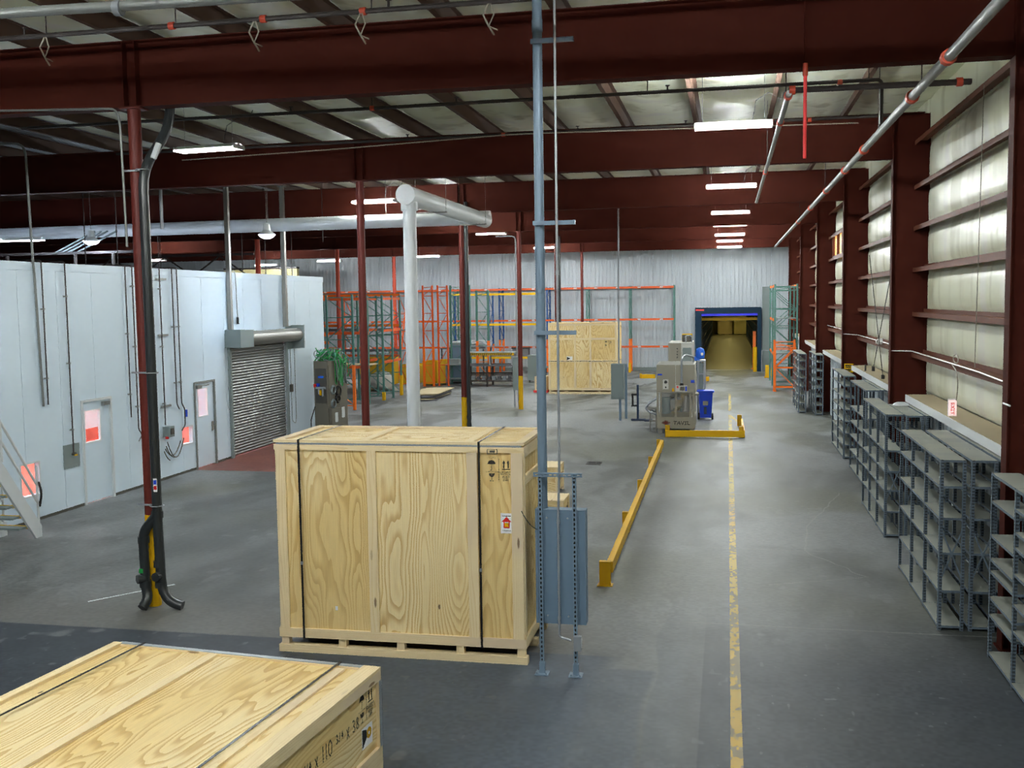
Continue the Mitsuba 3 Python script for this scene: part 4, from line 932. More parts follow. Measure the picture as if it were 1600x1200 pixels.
# tall crate far away
C3 = thing('wooden_crate', 'tall plywood crate far away in front of the end-wall racks', 'crate')
W3, D3, H3 = 3.05, 1.78, 3.12; M3 = shift(-7.76, 44.7, 0, -.5)
wood_crate(C3, W3, D3, H3, M3, ((.0, .09), (1.15, 1.24), (1.83, 1.92), (2.96, 3.05)), hs=((2.38, 2.47), (1.40, 1.44), (1.46, 1.50)), skid=.16, topb=(.5,), straps=(), sh=(1.4, 2.4), strip=False, side_v=((.9, 1.0),))
m = MB(); m.box(-.004, W3 + .006, -.008, -.002, 1.443, 1.46, M=M3); m.box(W3 + .002, W3 + .008, 0, D3, 1.443, 1.46, M=M3); part(C3, 'joint_strap', m, 'strap', label='dark joint strap around the middle')
F = M3 @ frame((2.66, .026, 2.18), (1, 0, 0), (0, 0, 1)); stencil(C3, F, 1.1, words=False)
k = part(C3, 'tilt_label', bx(M3, .82, 1.08, .018, .026, 1.48, 1.66), 'white', label='white label with a dark triangle'); m = MB(); m.poly(Polygon([(-.12, .07), (-.12, -.08), (.04, 0)]), .001, M3 @ frame((.95, .017, 1.57), (1, 0, 0), (0, 0, 1))); part(k, 'dark_triangle', m, 'black')

# two small crates behind the strut frame
for (x0, y0, w, d, h, lab) in ((-3.55, 18.3, .62, .75, .46, 'small pale crate just behind the strut frame, the nearer of two'), (-4.3, 21.2, .80, .8, .60, 'small crate behind the strut frame, the farther of two')):
    t = thing('small_crate', lab, 'crate'); M = shift(x0, y0, 0)
    for n_, a in (('panel', (.012, w - .012, .012, .024, .08, h - .02)), ('panel', (.012, w - .012, d - .024, d - .012, .08, h - .02)), ('panel', (.012, .024, .024, d - .024, .08, h - .02)), ('panel', (w - .024, w - .012, .024, d - .024, .08, h - .02)), ('lid', (0, w, 0, d, h - .02, h)),
                  ('batten', (0, .06, 0, .012, .08, h - .02)), ('batten', (w - .06, w, 0, .012, .08, h - .02)), ('batten', (w - .012, w, .0, .06, .08, h - .02)), ('batten', (w - .012, w, d - .06, d, .08, h - .02)), ('skid', (0, w, 0, .08, 0, .08)), ('skid', (0, w, d - .08, d, 0, .08))):
        part(t, n_, bx(M, *a), 'pine' if n_ in ('batten', 'skid', 'lid') else 'ply')
    m = MB(); m.box(w, w + .002, d * .55, d * .7, h * .5, h * .62, M=M); m.box(w, w + .002, d * .75, d * .8, h * .6, h * .7, M=M); part(t, 'stencil_mark', m, 'ink')

# ================================================================ YELLOW GUARD RAILS, FLOOR MARKS
t = thing('guard_rail', 'long low yellow guard rail running along the aisle, on short posts', 'guard rail')
pts = [(-1.70, 14.5), (-1.72, 18.0), (-1.735, 21.3), (-1.75, 24.5), (-1.76, 27.6)]
for i, (px, py) in enumerate(pts):
    m = MB(); m.box(px - .10, px + (.0 if i else .06), py - .05, py + .05, 0, .355); m.box(px - .13, px + .03 if i else px + .09, py - .08, py + .08, 0, .012); part(t, 'post', m, 'yellowdark')
for (a, b) in zip(pts, pts[1:]): m = MB(); m.bar((a[0] + .04, a[1] + .05, .255), (b[0] + .04, b[1] + .05, .255), .09, .16); part(t, 'rail', m, 'yellow')
t = thing('guard_rail', 'L-shaped yellow guard rail in front of the machine with the red emblem', 'guard rail')
for (px, py, h) in ((-1.75, 30.75, .36), (.40, 30.85, .33), (.38, 33.7, .36)): m = MB(); m.box(px - .07, px + .07, py - .06, py + .06, 0, h); part(t, 'post', m, 'yellowdark')
m = MB(); m.bar((-1.8, 30.66, .12), (.5, 30.74, .12), .06, .19); part(t, 'rail', m, 'yellow'); m = MB(); m.bar((.47, 30.7, .14), (.45, 33.75, .14), .06, .18); part(t, 'rail', m, 'yellow')
for (a, b, lab) in (((.035, 5.0), (.145, 36.9), 'worn yellow line painted down the middle of the aisle'), ((.04, 38.2), (.14, 45.0), 'far piece of the worn yellow aisle line, beyond the guard rail')):
    m = MB()
    for q in np.arange(a[1], b[1], 2.0): m.box(a[0], b[0], q, min(q + 2.0, b[1]), 0, .003)
    solo('floor_line', m, 'line', lab, 'floor marking')
m = MB(); m.bar((.1, 36.6, .002), (.42, 34.2, .002), .1, .004); solo('floor_line', m, 'line', 'short slanting yellow mark ending at the guard rail corner', 'floor marking')
m = MB(); m.bar((-8.75, 12.55, .002), (-8.0, 13.55, .002), .035, .004); solo('floor_line', m, 'whitepaint', 'worn white line beside the boots of the black drain pipe', 'floor marking')
t = thing('floor_grate', 'small dark rectangular drain grate in the floor left of the long guard rail', 'grate')
m = MB(); m.box(-3.48, -3.10, 25.3, 25.8, 0, .006); part(t, 'frame', m, 'darkpipe')
for i in range(5): m = MB(); m.box(-3.46, -3.12, 25.34 + .09 * i, 25.38 + .09 * i, .006, .012); part(t, 'bar', m, 'black')

# ================================================================ GREY SHELVING ALONG THE RIGHT WALL
def shelving(label, x0, ys, heights, d=.30, top=2.11, brace=True):
    """bays between the y values; x0 = aisle side"""
    t = thing('shelving_unit', label, 'shelves'); x1 = x0 + d; s, w = .045, .003
    for y in ys:
        last, first = y == ys[-1], y == ys[0]
        for xx, sx in ((x0, 1), (x1, -1)):
            m = MB(); ya, yb = (y, y + s) if not last else (y - s, y)
            if not (first or last): ya, yb = y - s / 2, y + s / 2
            xa = xx if sx > 0 else xx - w
            m.angle(xa, xa + w, ya, yb, 0, top, 1)
            q = ya if not last else yb - w
            if first or last: m.angle(min(xx, xx + sx * s), max(xx, xx + sx * s), q, q + w, 0, top, 0)
            else: m.angle(min(xx, xx + sx * s), max(xx, xx + sx * s), y - w / 2, y + w / 2, 0, top, 0)
            part(t, 'post', m, 'punched')
    for i, (a, b) in enumerate(zip(ys, ys[1:])):
        hh = heights[i] if isinstance(heights[0], (list, tuple)) else heights
        for z in hh:
            m = MB(); e = .004
            m.box(x0 + e, x1 - e, a + e, b - e, z - .002, z)
            m.box(x0 + e, x0 + e + .002, a + e, b - e, z - .03, z - .002); m.box(x1 - e - .002, x1 - e, a + e, b - e, z - .03, z - .002)
            m.box(x0 + e, x1 - e, a + e, a + e + .002, z - .03, z - .002); m.box(x0 + e, x1 - e, b - e - .002, b - e, z - .03, z - .002)
            part(t, 'shelf' if z < top - .05 else 'top_shelf', m, 'shelf')
    if brace:
        y = ys[0] + .002; z0, z1 = .62, 1.28
        m = MB(); m.bar((x0 + .02, y, z0), (x1 - .02, y, z1), .003, .02); m.bar((x0 + .02, y + .004, z1), (x1 - .02, y + .004, z0), .003, .02); part(t, 'cross_brace', m, 'shelf')
    return t
hB = (.06, .5, .97, 1.4, 1.79, 2.11); hC = (.06, .46, .82, 1.15, 1.5, 2.11); hF = (.06, .36, .66, .96, 1.26, 1.56, 1.86, 2.11)
hA1 = (.06, .5, .70, 1.0, 1.14, 1.41, 1.80, 2.11); hA2 = (.06, .62, .9, 1.22, 1.5, 1.66, 1.9, 2.11)
Q = 'row of grey steel shelving'
shelving('grey shelving row at the lower right edge of the view, nearest the viewpoint', 2.90, [9.4, 10.33, 11.27, 12.26], [hA2, hA2, hA1], top=2.11)
shelving('grey shelving behind the nearest row at the lower right edge, against the wall side', 3.215, [9.4, 10.33, 11.27, 12.2], [hA1, hA2, hA1], d=.27)
yb_ = [13.14, 14.13, 15.12, 16.11]
shelving('aisle-side row of the big three-row shelving block, in front of the second dark red column', 2.53, yb_, hB)
shelving('middle row of the big three-row shelving block near the exit sign', 2.885, yb_, hB)
shelving('wall-side row of the big three-row shelving block below the ledge', 3.225, yb_, hB, d=.25)
yc = [18.15, 19.15, 20.15, 21.1]
shelving('aisle-side row of the second shelving block, next to the wall column', 2.61, yc, hC)
shelving('middle row of the second shelving block, beneath the white dome cap', 2.915, [17.98, 18.97, 19.96], hB, d=.28)
shelving('wall-side row of the second shelving block, half under the ledge', 3.22, [17.98, 18.97, 19.96], hB, d=.25)
shelving('aisle-side pair of shelves in the third block, pale dusty tops', 2.88, [22.85, 24.25, 25.7], hC)
shelving('wall-side row of the third shelving block, half under the ledge', 3.20, [22.9, 24.3, 25.75], hC, d=.25)
shelving('narrow shelving row with eight shelves beside the yellow sign', 2.87, [27.0, 28.45, 29.9], hF)
shelving('far tall shelving row with many shelves beside the orange frames', 2.46, [37.65, 38.7, 39.75, 40.7], hF, d=.28)
shelving('far tall shelving row nearest the wall, end on', 2.98, [36.95, 37.9, 38.9, 39.85], hF, d=.28)

m = MB(); m.lathe([(0, .06), (.07, .055), (.13, .03), (.15, 0), (0, 0)], 16, shift(3.1, 19.7, 2.115)); solo('dome_cap', m, 'whitepaint', 'pale dome-shaped cap lying on the second shelving block', 'cap', smooth=40)
t = thing('exit_sign', 'white exit sign with red letters standing on the liner ledge', 'sign')
m = MB(); m.box(3.30, 3.42, 16.62, 16.68, 2.11 + .15, 2.11 + .41); part(t, 'body', m, 'white')
m = MB(); m.box(3.305, 3.415, 16.612, 16.62, 2.275, 2.505); part(t, 'lit_face', m, 'white', emit=(.075, .042, .042))
m = MB()
tm = meshkit.text_mesh('EXIT', .05, .004, True); b = tm.bounds; A = np.eye(4); A[:2, :2] = np.diag([1, 1]); A[0, 3] = -(b[0][0] + b[1][0]) / 2; A[1, 3] = -.025
m.tm(tm, frame((3.36, 16.611, 2.39), (0, 0, -1), (1, 0, 0)) @ A @ np.diag([1.15, 1.0, 1, 1])); part(t, 'letters', m, 'brightred', label='red letters')
t = thing('sign_cable', 'cable looping down from the wall girt to the exit sign', 'cable'); m = MB(); m.tube(bend([(3.46, 17.3, 3.03), (3.42, 16.7, 2.95), (3.40, 16.45, 2.75), (3.41, 16.62, 2.5)], .3), .009, 5); part(t, 'lead', m, 'wirecable', 40)
m = MB(); m.tube([(3.5 + .0, 17.15 + .18 * math.cos(a), 3.08 + .06 * math.sin(a) + .012 * q / 8) for q, a in enumerate(np.linspace(0, 9.4, 26))], .009, 5); part(t, 'coil', m, 'wirecable', 40)
t = thing('wall_lamp', 'round white sensor on the second bay girt with two hanging cords', 'sensor'); m = MB(); m.tube([(3.40, 25.0, 3.06), (3.50, 25.0, 3.06)], .07, 14); m.tube([(3.38, 25.12, 3.05), (3.5, 25.12, 3.05)], .05, 12); part(t, 'body', m, 'white', 40); m = MB(); m.tube([(3.385, 25.0, 3.06), (3.4, 25.0, 3.06)], .035, 10); part(t, 'lens', m, 'cabdark')
for (y0, z0, y1, z1, lab) in ((21.9, 6.1, 26.2, 2.35, 'thin dark cord crossing the second wall bay, leaning left'), (26.6, 5.1, 24.1, 2.3, 'thin dark cord crossing the second wall bay, leaning right')):
    t = thing('cord', lab, 'cord'); m = MB(); xc_ = 3.47 if y0 < 24 else 3.40; m.tube([(xc_, y0, z0), (xc_, y1, z1)], .010, 5); part(t, 'cord', m, 'cabdark'); m = MB(); m.box(xc_ - .03, xc_ + .03, y1 - .05, y1 + .05, z1 - .06, z1 + .05); part(t, 'weight', m, 'black')
m = MB(); m.tube([(3.48, 15.6, 7.0), (3.47, 15.75, 3.05)], .006, 5); solo('cord', m, 'wirecable', 'thin pale cord hanging down the nearest wall bay', 'cord')
run_pipe('wall_conduit', 'thin white conduit running along the girts of the right wall', 'conduit', [(3.47, 13.0, 2.96), (3.45, 15.4, 3.02), (3.47, 20.9, 3.04), (3.08, 21.1, 3.04), (3.45, 21.6, 3.06), (3.47, 29.4, 3.06), (3.07, 29.7, 3.08), (3.45, 30.3, 3.1), (3.47, 38, 3.1)], .012, 'whitepaint', 6, .1)
run_pipe('wall_conduit', 'thin pale conduit crossing the nearest wall column at the right edge', 'conduit', [(3.085, 12.3, 2.86), (3.09, 12.62, 2.86), (3.4, 12.9, 2.86)], .012, 'whitepaint', 6, .05)
t = thing('caution_sign', 'yellow sign on the wall above the narrow shelving row', 'sign'); m = MB(); m.box(3.14, 3.38, 29.46, 29.475, 2.02, 2.27); part(t, 'plate', m, 'yellow'); m = MB()
for zz, ww in ((2.22, .18), (2.17, .14), (2.11, .18), (2.07, .15)): m.box(3.17, 3.17 + ww, 29.455, 29.46, zz - .014, zz + .014)
part(t, 'print', m, 'ink')
m = MB(); m.box(3.32, 3.36, 26.6, 26.66, 2.26, 2.42); solo('ledge_bracket', m, 'cabdark', 'small dark bracket standing on the liner ledge of the second bay', 'bracket')

# ================================================================ PALLET RACKS
def upright(t, x, y, d, h, m_, axis='y', w=.075, guard=None, low=None):
    """one rack frame: two posts d apart along axis, with bracing"""
    e = (0, d) if axis == 'y' else (d, 0)
    A, B = (x, y), (x + e[0], y + e[1])
    for i, (px, py) in enumerate((A, B)):
        mm = MB(); mm.box(px - w / 2, px + w / 2, py - w / 2, py + w / 2, .012, h); mm.box(px - .07, px + .07, py - .07, py + .07, 0, .012)
        k = part(t, 'post', mm, m_); q = w / 2 + .012
        if low: g = MB(); g.box(px - q, px + q, py - q, py + q, .012, low[1]); part(k, 'lower_sleeve', g, low[0])
        if guard and not i: g = MB(); q = w / 2 + .03; g.box(px - q, px + q, py - q - .02, py + q, 0, guard); part(k, 'post_guard', g, 'yellow')
    z = .18; i = 0
    while z < h - .25:
        z2 = min(z + .85, h - .12)
        b = MB(); b.bar((*A, z), (*B, z), .03, .035); b.bar((*(A if i % 2 else B), z), (*(B if i % 2 else A), z2), .03, .03); part(t, 'brace', b, m_ if not (low and z2 < low[1]) else low[0]); z = z2; i += 1
    b = MB(); b.bar((x, y, h - .1), (x + e[0], y + e[1], h - .1), .03, .035); part(t, 'brace', b, m_)
def beam(t, a, b, m_='rackorange', h=.11, tags=True):
    m = MB(); m.bar(a, b, .05, h); k = part(t, 'beam', m, m_)
    if tags and abs(b[0] - a[0]) > 1.5:
        g = MB()
        for q in (.22, .72): xx = a[0] + (b[0] - a[0]) * q; g.box(xx - .09, xx + .09, a[1] - .03, a[1] - .026, a[2] - .035, a[2] + .035)
        part(k, 'location_tag', g, 'whitepaint')

t = thing('pallet_rack', 'long orange-beamed pallet rack standing along the end wall', 'pallet rack')
fx = [(-24.2, 'teal'), (-21.5, 'teal'), (-18.6, 'teal'), (-15.7, 'teal'), (-12.95, 'rackblue'), (-10.15, 'rackblue'), (-7.85, 'teal'), (-5.42, 'teal'), (-2.95, 'teal')]
for xx, c in fx: upright(t, xx, 58.25, 1.05, 4.9, c, low=('orange', 1.9) if xx in (-5.42, -12.95, -10.15) else None, guard=.55 if xx == -5.42 else None)
for (a, c), (b, c2) in zip(fx, fx[1:]):
    for z in (4.8, 3.0, 1.46):
        for yy in (58.2,) + ((59.35,) if z > 4 else ()): beam(t, (a, yy, z), (b, yy, z), tags=yy < 59)
t = thing('pallet_rack', 'yellow-beamed rack bay with blue uprights left of the far tall crate', 'pallet rack')
for xx in (-15.45, -13.2, -10.4): upright(t, xx, 56.6, 1.05, 4.62, 'rackblue', low=('orange', 1.7))
for z in (4.52, 2.82, .95): beam(t, (-15.45, 56.54, z), (-13.2, 56.54, z), 'yellow', .12, False); beam(t, (-13.2, 56.54, z), (-10.4, 56.54, z), 'yellow', .12, False)
m = MB(); m.box(-14.9, -10.6, 56.6, 57.6, 1.01, 1.03); part(t, 'deck', m, 'boarddark')

# teal and orange rack block left of the white duct, running away from the viewpoint
t = thing('pallet_rack', 'teal rack with yellow-footed posts and boarded shelves, between the red column and the white duct', 'pallet rack')
for yy, g in ((41.3, .36), (43.7, .9)): upright(t, -15.35, yy, 1.1, 4.45, 'teal', 'x', guard=None); m = MB(); m.box(-14.31, -14.19, yy - .07, yy + .06, 0, g); part(t, 'post_guard', m, 'yellow')
upright(t, -15.35, 42.55, 1.1, 4.45, 'teal', 'x')
for z in (4.3, 2.95, 1.62):
    for xx in (-15.35, -14.25): m = MB(); m.bar((xx, 41.3, z), (xx, 43.7, z), .05, .11); part(t, 'beam', m, 'rackorange')
t = thing('pallet_rack', 'teal and orange rack just behind the corner of the white partition', 'pallet rack')
upright(t, -15.15, 37.4, 1.05, 4.45, 'teal', 'x', low=('orange', 1.75)); upright(t, -18.0, 37.4, 1.05, 4.45, 'teal', 'x'); upright(t, -15.5, 40.0, 1.05, 4.4, 'teal', 'x')
for z in (4.34, 2.92, 2.62):
    m = MB(); m.bar((-18.6, 37.4, z), (-15.1, 37.4, z), .05, .12); part(t, 'beam', m, 'orange')
for z in (4.3, 2.9, 1.5):
    m = MB(); m.bar((-18.6, 40.0, z), (-14.4, 40.0, z), .05, .12); part(t, 'beam', m, 'rackorange')
m = MB(); m.box(-17.2, -14.4, 40.1, 41.0, 1.56, 1.60); part(t, 'deck_board', m, 'board')
t = thing('pallet_rack', 'dark-shelved rack with orange beams behind the red column at the left', 'pallet rack')
for xx in (-21, -18.2, -15.4): upright(t, xx, 47.15, 1.05, 4.55, 'rackorange')
for z, c in ((4.5, 'orange'), (3.05, 'orange'), (2.85, 'boarddark'), (1.6, 'rackorange'), (1.85, 'boarddark')):
    m = MB(); m.bar((-21, 47.1, z), (-15.4, 47.1, z), .05, .12); part(t, 'beam', m, c)
for z in (2.78, 1.78): m = MB(); m.box(-21, -15.4, 47.15, 48.15, z, z + .03); part(t, 'deck', m, 'boarddark')
for i, (xx, yy, c, lw, lab) in enumerate(((-14.62, 48.5, 'rackorange', ('orange', 1.95), 'orange-brown rack frame right of the white duct, leftmost of the pair'), (-13.95, 48.8, 'rackorange', None, 'orange-brown rack frame right of the white duct, right one of the pair'))):
    t = thing('rack_frame', lab, 'rack frame'); upright(t, xx, yy, .48, 4.95, c, 'x', low=lw)
t = thing('rack_frame', 'wide dark teal rack frame left of the red and yellow column', 'rack frame'); upright(t, -13.6, 49.9, .98, 4.95, 'teal', 'x', .09)
t = thing('rack_frame', 'teal rack frame turned edge-on behind the wide dark teal frame', 'rack frame'); upright(t, -12.65, 51.5, .6, 4.7, 'teal', 'x', .1, low=('orange', 2.1))

# teal and orange frames at the right end of the hall
t = thing('pallet_rack', 'tall teal rack beside the right wall near the dock opening', 'pallet rack')
for yy in (47.2, 49.4, 52.4): upright(t, 2.06, yy, .95, 4.7, 'teal', 'x', .08)
for xx in (2.06, 3.01):
    for z in (4.62, 3.1, 1.55): m = MB(); m.bar((xx, 47.2, z), (xx, 52.4, z), .05, .11); part(t, 'beam', m, 'orange' if xx < 2.5 or z > 4 else 'rackorange')
for z in (3.16, 1.6): m = MB(); m.box(2.08, 3.0, 47.2, 49.4, z, z + .03); part(t, 'deck', m, 'panelgray')
for i, (yy, h) in enumerate(((46.3, 1.95), (46.62, 2.1), (46.9, 2.25))):
    t = thing('rack_frame', ['short orange rack frame leaning nearest, in front of the tall teal rack', 'short orange rack frame in the middle of three, in front of the tall teal rack', 'short orange rack frame farthest back of three, against the tall teal rack'][i], 'rack frame')
    upright(t, 2.03, yy, .85, h, 'orange', 'x', .09)
t = thing('bollard', 'yellow floor bollard at the right post of the dock opening', 'bollard'); m = MB(); m.tube([(1.50, YB - .75, 0), (1.50, YB - .75, 1.35)], .11, 14); part(t, 'post', m, 'yellow', 40); m = MB(); m.lathe([(0, .05), (.07, .035), (.11, 0), (0, 0)], 14, shift(1.5, YB - .75, 1.35)); part(t, 'cap', m, 'yellow', 40)
t = thing('orange_guard', 'orange post guard just inside the dock opening', 'guard'); m = MB(); m.box(1.42, 1.6, YB + 1.4, YB + 1.6, 0, 2.2); part(t, 'post', m, 'orange'); m = MB(); m.box(1.36, 1.66, YB + 1.34, YB + 1.66, 0, .04); part(t, 'base', m, 'orange')
t = thing('floor_guard', 'short yellow floor guard beside the orange frames', 'guard'); m = MB(); m.box(1.92, 2.1, 54.3, 55.0, 0, .62); m.box(2.1, 2.3, 54.3, 54.5, 0, .5); part(t, 'post', m, 'yellow'); m = MB(); m.box(1.86, 2.4, 54.2, 55.1, 0, .02); part(t, 'base', m, 'yellowdark')
t = thing('pipe_rail', 'low grey pipe rail right of the dock opening', 'rail'); m = MB(); m.tube(bend([(1.86, 58.6, 0), (1.86, 58.6, 1.2), (2.4, 58.6, 1.2), (2.4, 58.6, 0)], .08), .03, 8); part(t, 'tube', m, 'galv', 40)

# ================================================================ CASE PACKING MACHINE
t = thing('packing_machine', 'tall grey packing machine with a red diamond emblem beside the aisle', 'machine')
X0, X1, Y0, Y1_ = -2.12, -0.97, 31.5, 33.1
m = MB(); m.box(X0, X1, Y0, Y1_, .16, .52); part(t, 'base_panel', m, 'machine')
m = MB(); m.box(X0, -1.556, Y0 - .012, Y0, 1.27, 2.11); part(t, 'door', m, 'machine'); m = MB(); m.box(-1.54, X1, Y0 - .012, Y0, 1.27, 2.11); part(t, 'door', m, 'machine')
m = MB(); m.box(X0, X1, Y0, Y1_, 1.26, 2.0); m.box(X0, X0 + .04, Y0, Y1_, 2.0, 2.13); m.box(X1 - .04, X1, Y0, Y1_, 2.0, 2.13); m.box(X0 + .04, X1 - .04, Y0, Y0 + .04, 2.0, 2.13); m.box(X0 + .04, X1 - .04, Y1_ - .04, Y1_, 2.0, 2.13)
m.box(X0, X1, Y1_ - .05, Y1_, .52, 1.26); part(t, 'upper_cabinet', m, 'machlight')
m = MB(); m.box(X0 + .05, X1 - .05, Y0 + .05, Y0 + 1.5, 2.0, 2.02); part(t, 'roof_well', m, 'cabdark')
for xx in (X0, X0 + .10, -1.57, X1 - .16, X1 - .06): m = MB(); m.box(xx, xx + .06, Y0, Y0 + .05, .52, 1.26); part(t, 'window_post', m, 'machine')
m = MB(); m.box(X0 + .06, X1 - .06, Y0 + .02, Y0 + .03, .55, 1.24); part(t, 'window', m, 'plastic' if False else 'glass', label='clear guard window')
for i, (xx, zz, r_, l_) in enumerate(((-1.85, .85, .13, .5), (-1.25, .9, .11, .5), (-1.4, .7, .06, .6), (-1.72, 1.1, .05, .6), (-1.6, .72, .045, .5), (-1.15, 1.12, .05, .5))):
    m = MB(); m.tube([(xx, Y0 + .25, zz - l_ / 2 if i < 2 else zz), (xx + (.0 if i < 2 else .25), Y0 + .25 + .1 * i, zz + (l_ / 2 if i < 2 else .05))], r_, 12); part(t, 'mechanism', m, 'steel' if i % 2 else 'panelgray', 40)
for zz in (.62, 1.0): m = MB(); m.box(X0 + .1, X1 - .1, Y0 + .5, Y0 + .56, zz, zz + .06); part(t, 'mechanism_bar', m, 'galv')
for (xx, yy) in ((X0 + .1, Y0 + .1), (X1 - .1, Y0 + .1), (X0 + .1, Y1_ - .1), (X1 - .1, Y1_ - .1)): m = MB(); m.box(xx - .06, xx + .06, yy - .06, yy + .06, 0, .16); part(t, 'foot', m, 'steel')
k = numbered(t + '__control_panel'); labels[k] = {'label': 'small grey operator panel on a bent tube'}
m = MB(); m.box(-1.54, -1.19, Y0 - .16, Y0 - .05, 1.30, 1.49); put(k, m, 'machlight'); m = MB(); m.box(-1.41, -1.27, Y0 - .165, Y0 - .16, 1.34, 1.46); part(k, 'screen', m, 'cabdark')
m = MB(); m.tube([(-1.48, Y0 - .19, 1.45), (-1.48, Y0 - .16, 1.45)], .03, 10); part(k, 'stop_button', m, 'red', label='red stop button'); m = MB(); m.box(-1.25, -1.2, Y0 - .165, Y0 - .16, 1.33, 1.47); part(k, 'keypad', m, 'blue')
m = MB(); m.tube(bend([(-1.36, Y0 - .1, 1.49), (-1.36, Y0 - .1, 2.3), (-1.3, Y0 + .6, 2.38), (-1.05, Y0 + 1.2, 2.3), (-1.05, Y0 + 1.3, 2.13)], .15), .03, 8); part(k, 'support_tube', m, 'galv', 40); m = MB(); m.tube([(-1.36, Y0 - .1, 1.49), (-1.36, Y0 - .1, 1.56)], .055, 10); part(k, 'joint', m, 'black')
F = frame((0, Y0 - .001, 0), (1, 0, 0), (0, 0, 1))
m = MB(); g = Polygon([(-1.99, .34), (-1.845, .42), (-1.70, .34), (-1.845, .26)]); m.poly(g.difference(g.buffer(-.012)).union(g.buffer(-.02)), .003, F); part(t, 'emblem', m, 'brownpipe', label='red diamond emblem')
m = MB(); tm = meshkit.text_mesh('TAVIL', .105, .004, True); b = tm.bounds; A = np.eye(4); A[0, 0] = .5 / (b[1][0] - b[0][0]); A[0, 1] = .12; A[0, 3] = -1.62 - b[0][0] * A[0, 0]; A[1, 3] = .285; m.tm(tm, F @ A); part(t, 'lettering', m, 'ink', label='black lettering')
F = frame((0, Y0 - .0125, 0), (1, 0, 0), (0, 0, 1))
for (a, c) in (((-2.09, 1.79, -1.95, 1.84), 'blue'), ((-1.09, 1.56, -.98, 1.65), 'blue'), ((-1.93, 1.37, -1.76, 1.67), 'machlight'), ((-1.655, 1.3, -1.585, 1.40), 'yellow')): m = MB(); m.poly(sbox(a[0], a[1], a[2], a[3]), .002, F); part(t, 'sticker', m, c)
m = MB(); m.poly(Point(-1.845, 1.59).buffer(.045), .02, F); m.poly(Point(-1.845, 1.43).buffer(.025), .02, F); part(t, 'dial', m, 'black')
t = thing('infeed_tray', 'bent steel feed tray on legs at the left side of the packing machine', 'tray')
m = MB(); m.tube(bend([(-2.13, 31.9, 1.05), (-2.42, 31.9, .86), (-2.50, 31.9, .72), (-2.30, 31.9, .58), (-2.13, 31.9, .55)], .08), .03, 6); m.tube(bend([(-2.13, 32.5, 1.05), (-2.42, 32.5, .86), (-2.50, 32.5, .72), (-2.30, 32.5, .58), (-2.13, 32.5, .55)], .08), .03, 6); part(t, 'frame', m, 'galv', 40)
m = MB(); m.box(-2.44, -2.14, 31.9, 32.5, .70, .73); part(t, 'plate', m, 'steel')
for q in (-2.38, -2.2): m = MB(); m.box(q, q + .035, 32.1, 32.14, 0, .72); part(t, 'leg', m, 'steel')
m = MB(); m.box(-2.4, -2.13, 32.1, 32.14, .3, .34); part(t, 'crossbar', m, 'steel')
t = thing('feeder_cabinet', 'grey machine cabinet behind the packing machine', 'machine')
m = MB(); m.box(-1.98, -1.17, 35.4, 37.4, .3, 2.62); part(t, 'body', m, 'machlight'); m = MB(); m.box(-1.98, -1.55, 35.38, 35.4, 1.6, 2.6); part(t, 'door', m, 'machine'); m = MB(); m.box(-1.5, -1.2, 35.38, 35.4, 1.6, 2.45); part(t, 'door', m, 'panelgray')
for (xx, yy) in ((-1.9, 35.5), (-1.23, 35.5), (-1.9, 37.3), (-1.23, 37.3)): m = MB(); m.box(xx - .05, xx + .05, yy - .05, yy + .05, 0, .3); part(t, 'foot', m, 'steel')
m = MB(); m.box(-1.50, -1.28, 35.9, 36.2, 2.62, 2.80); m.box(-1.55, -1.22, 36.2, 36.25, 2.62, 2.86); part(t, 'motor', m, 'cabdark', label='dark motor on top'); m = MB(); m.box(-1.56, -1.2, 36.26, 36.28, 2.62, 2.90); part(t, 'warning_plate', m, 'yellow')
m = MB(); m.tube(bend([(-1.4, 35.5, 2.62), (-1.4, 35.5, 2.86), (-1.2, 35.6, 2.86), (-1.2, 35.6, 2.62)], .08), .025, 8); part(t, 'hand_rail', m, 'galv', 40)
m = MB()
for q in range(4): m.box(-1.70, -1.66, 35.372, 35.38, 2.1 + .1 * q, 2.14 + .1 * q)
part(t, 'button_row', m, 'black')
t = thing('lift_conveyor', 'tall aluminium conveyor frame with a blue motor at the right of the packing machine', 'conveyor')
for (xx, yy) in ((-1.0, 35.9), (-.78, 35.9), (-1.0, 36.8), (-.78, 36.8)): part(t, 'post', MB().box(xx - .03, xx + .03, yy - .03, yy + .03, 0, 1.96), 'galv')
for zz in (.3, .9, 1.5, 1.93): part(t, 'cross_frame', MB().box(-1.03, -.75, 35.87, 36.83, zz, zz + .05), 'galv')
part(t, 'belt', MB().box(-.96, -.82, 35.92, 35.95, .35, 1.9), 'panelgray')
m = MB(); m.lathe([(0, 0), (.15, .0), (.16, .2), (.13, .32), (.05, .37), (0, .375)], 16, shift(-.93, 36.1, 2.05)); part(t, 'motor', m, 'bluebright', 40, label='bright blue motor'); m = MB(); m.box(-1.14, -.94, 36.0, 36.2, 1.98, 2.1); part(t, 'gearbox', m, 'bluebright'); part(t, 'plate', MB().box(-.9, -.82, 35.93, 35.94, 2.16, 2.25), 'white')
t = thing('wheelie_bin', 'blue wheeled bin standing right of the packing machine', 'bin')
pr = [(-.17, 0), (.17, 0), (.22, .9), (-.22, .9)]
g = trimesh.creation.extrude_polygon(Polygon([(-.20, -.20), (.20, -.20), (.20, .20), (-.20, .20)]).buffer(.03), .86); v = g.vertices.copy(); sc_ = .80 + .20 * v[:, 2:3] / .86; v[:, :2] *= sc_
m = MB(); m.raw(v, g.faces, None, shift(-.73, 35.3, .09, 4)); part(t, 'body', m, 'blue', 30)
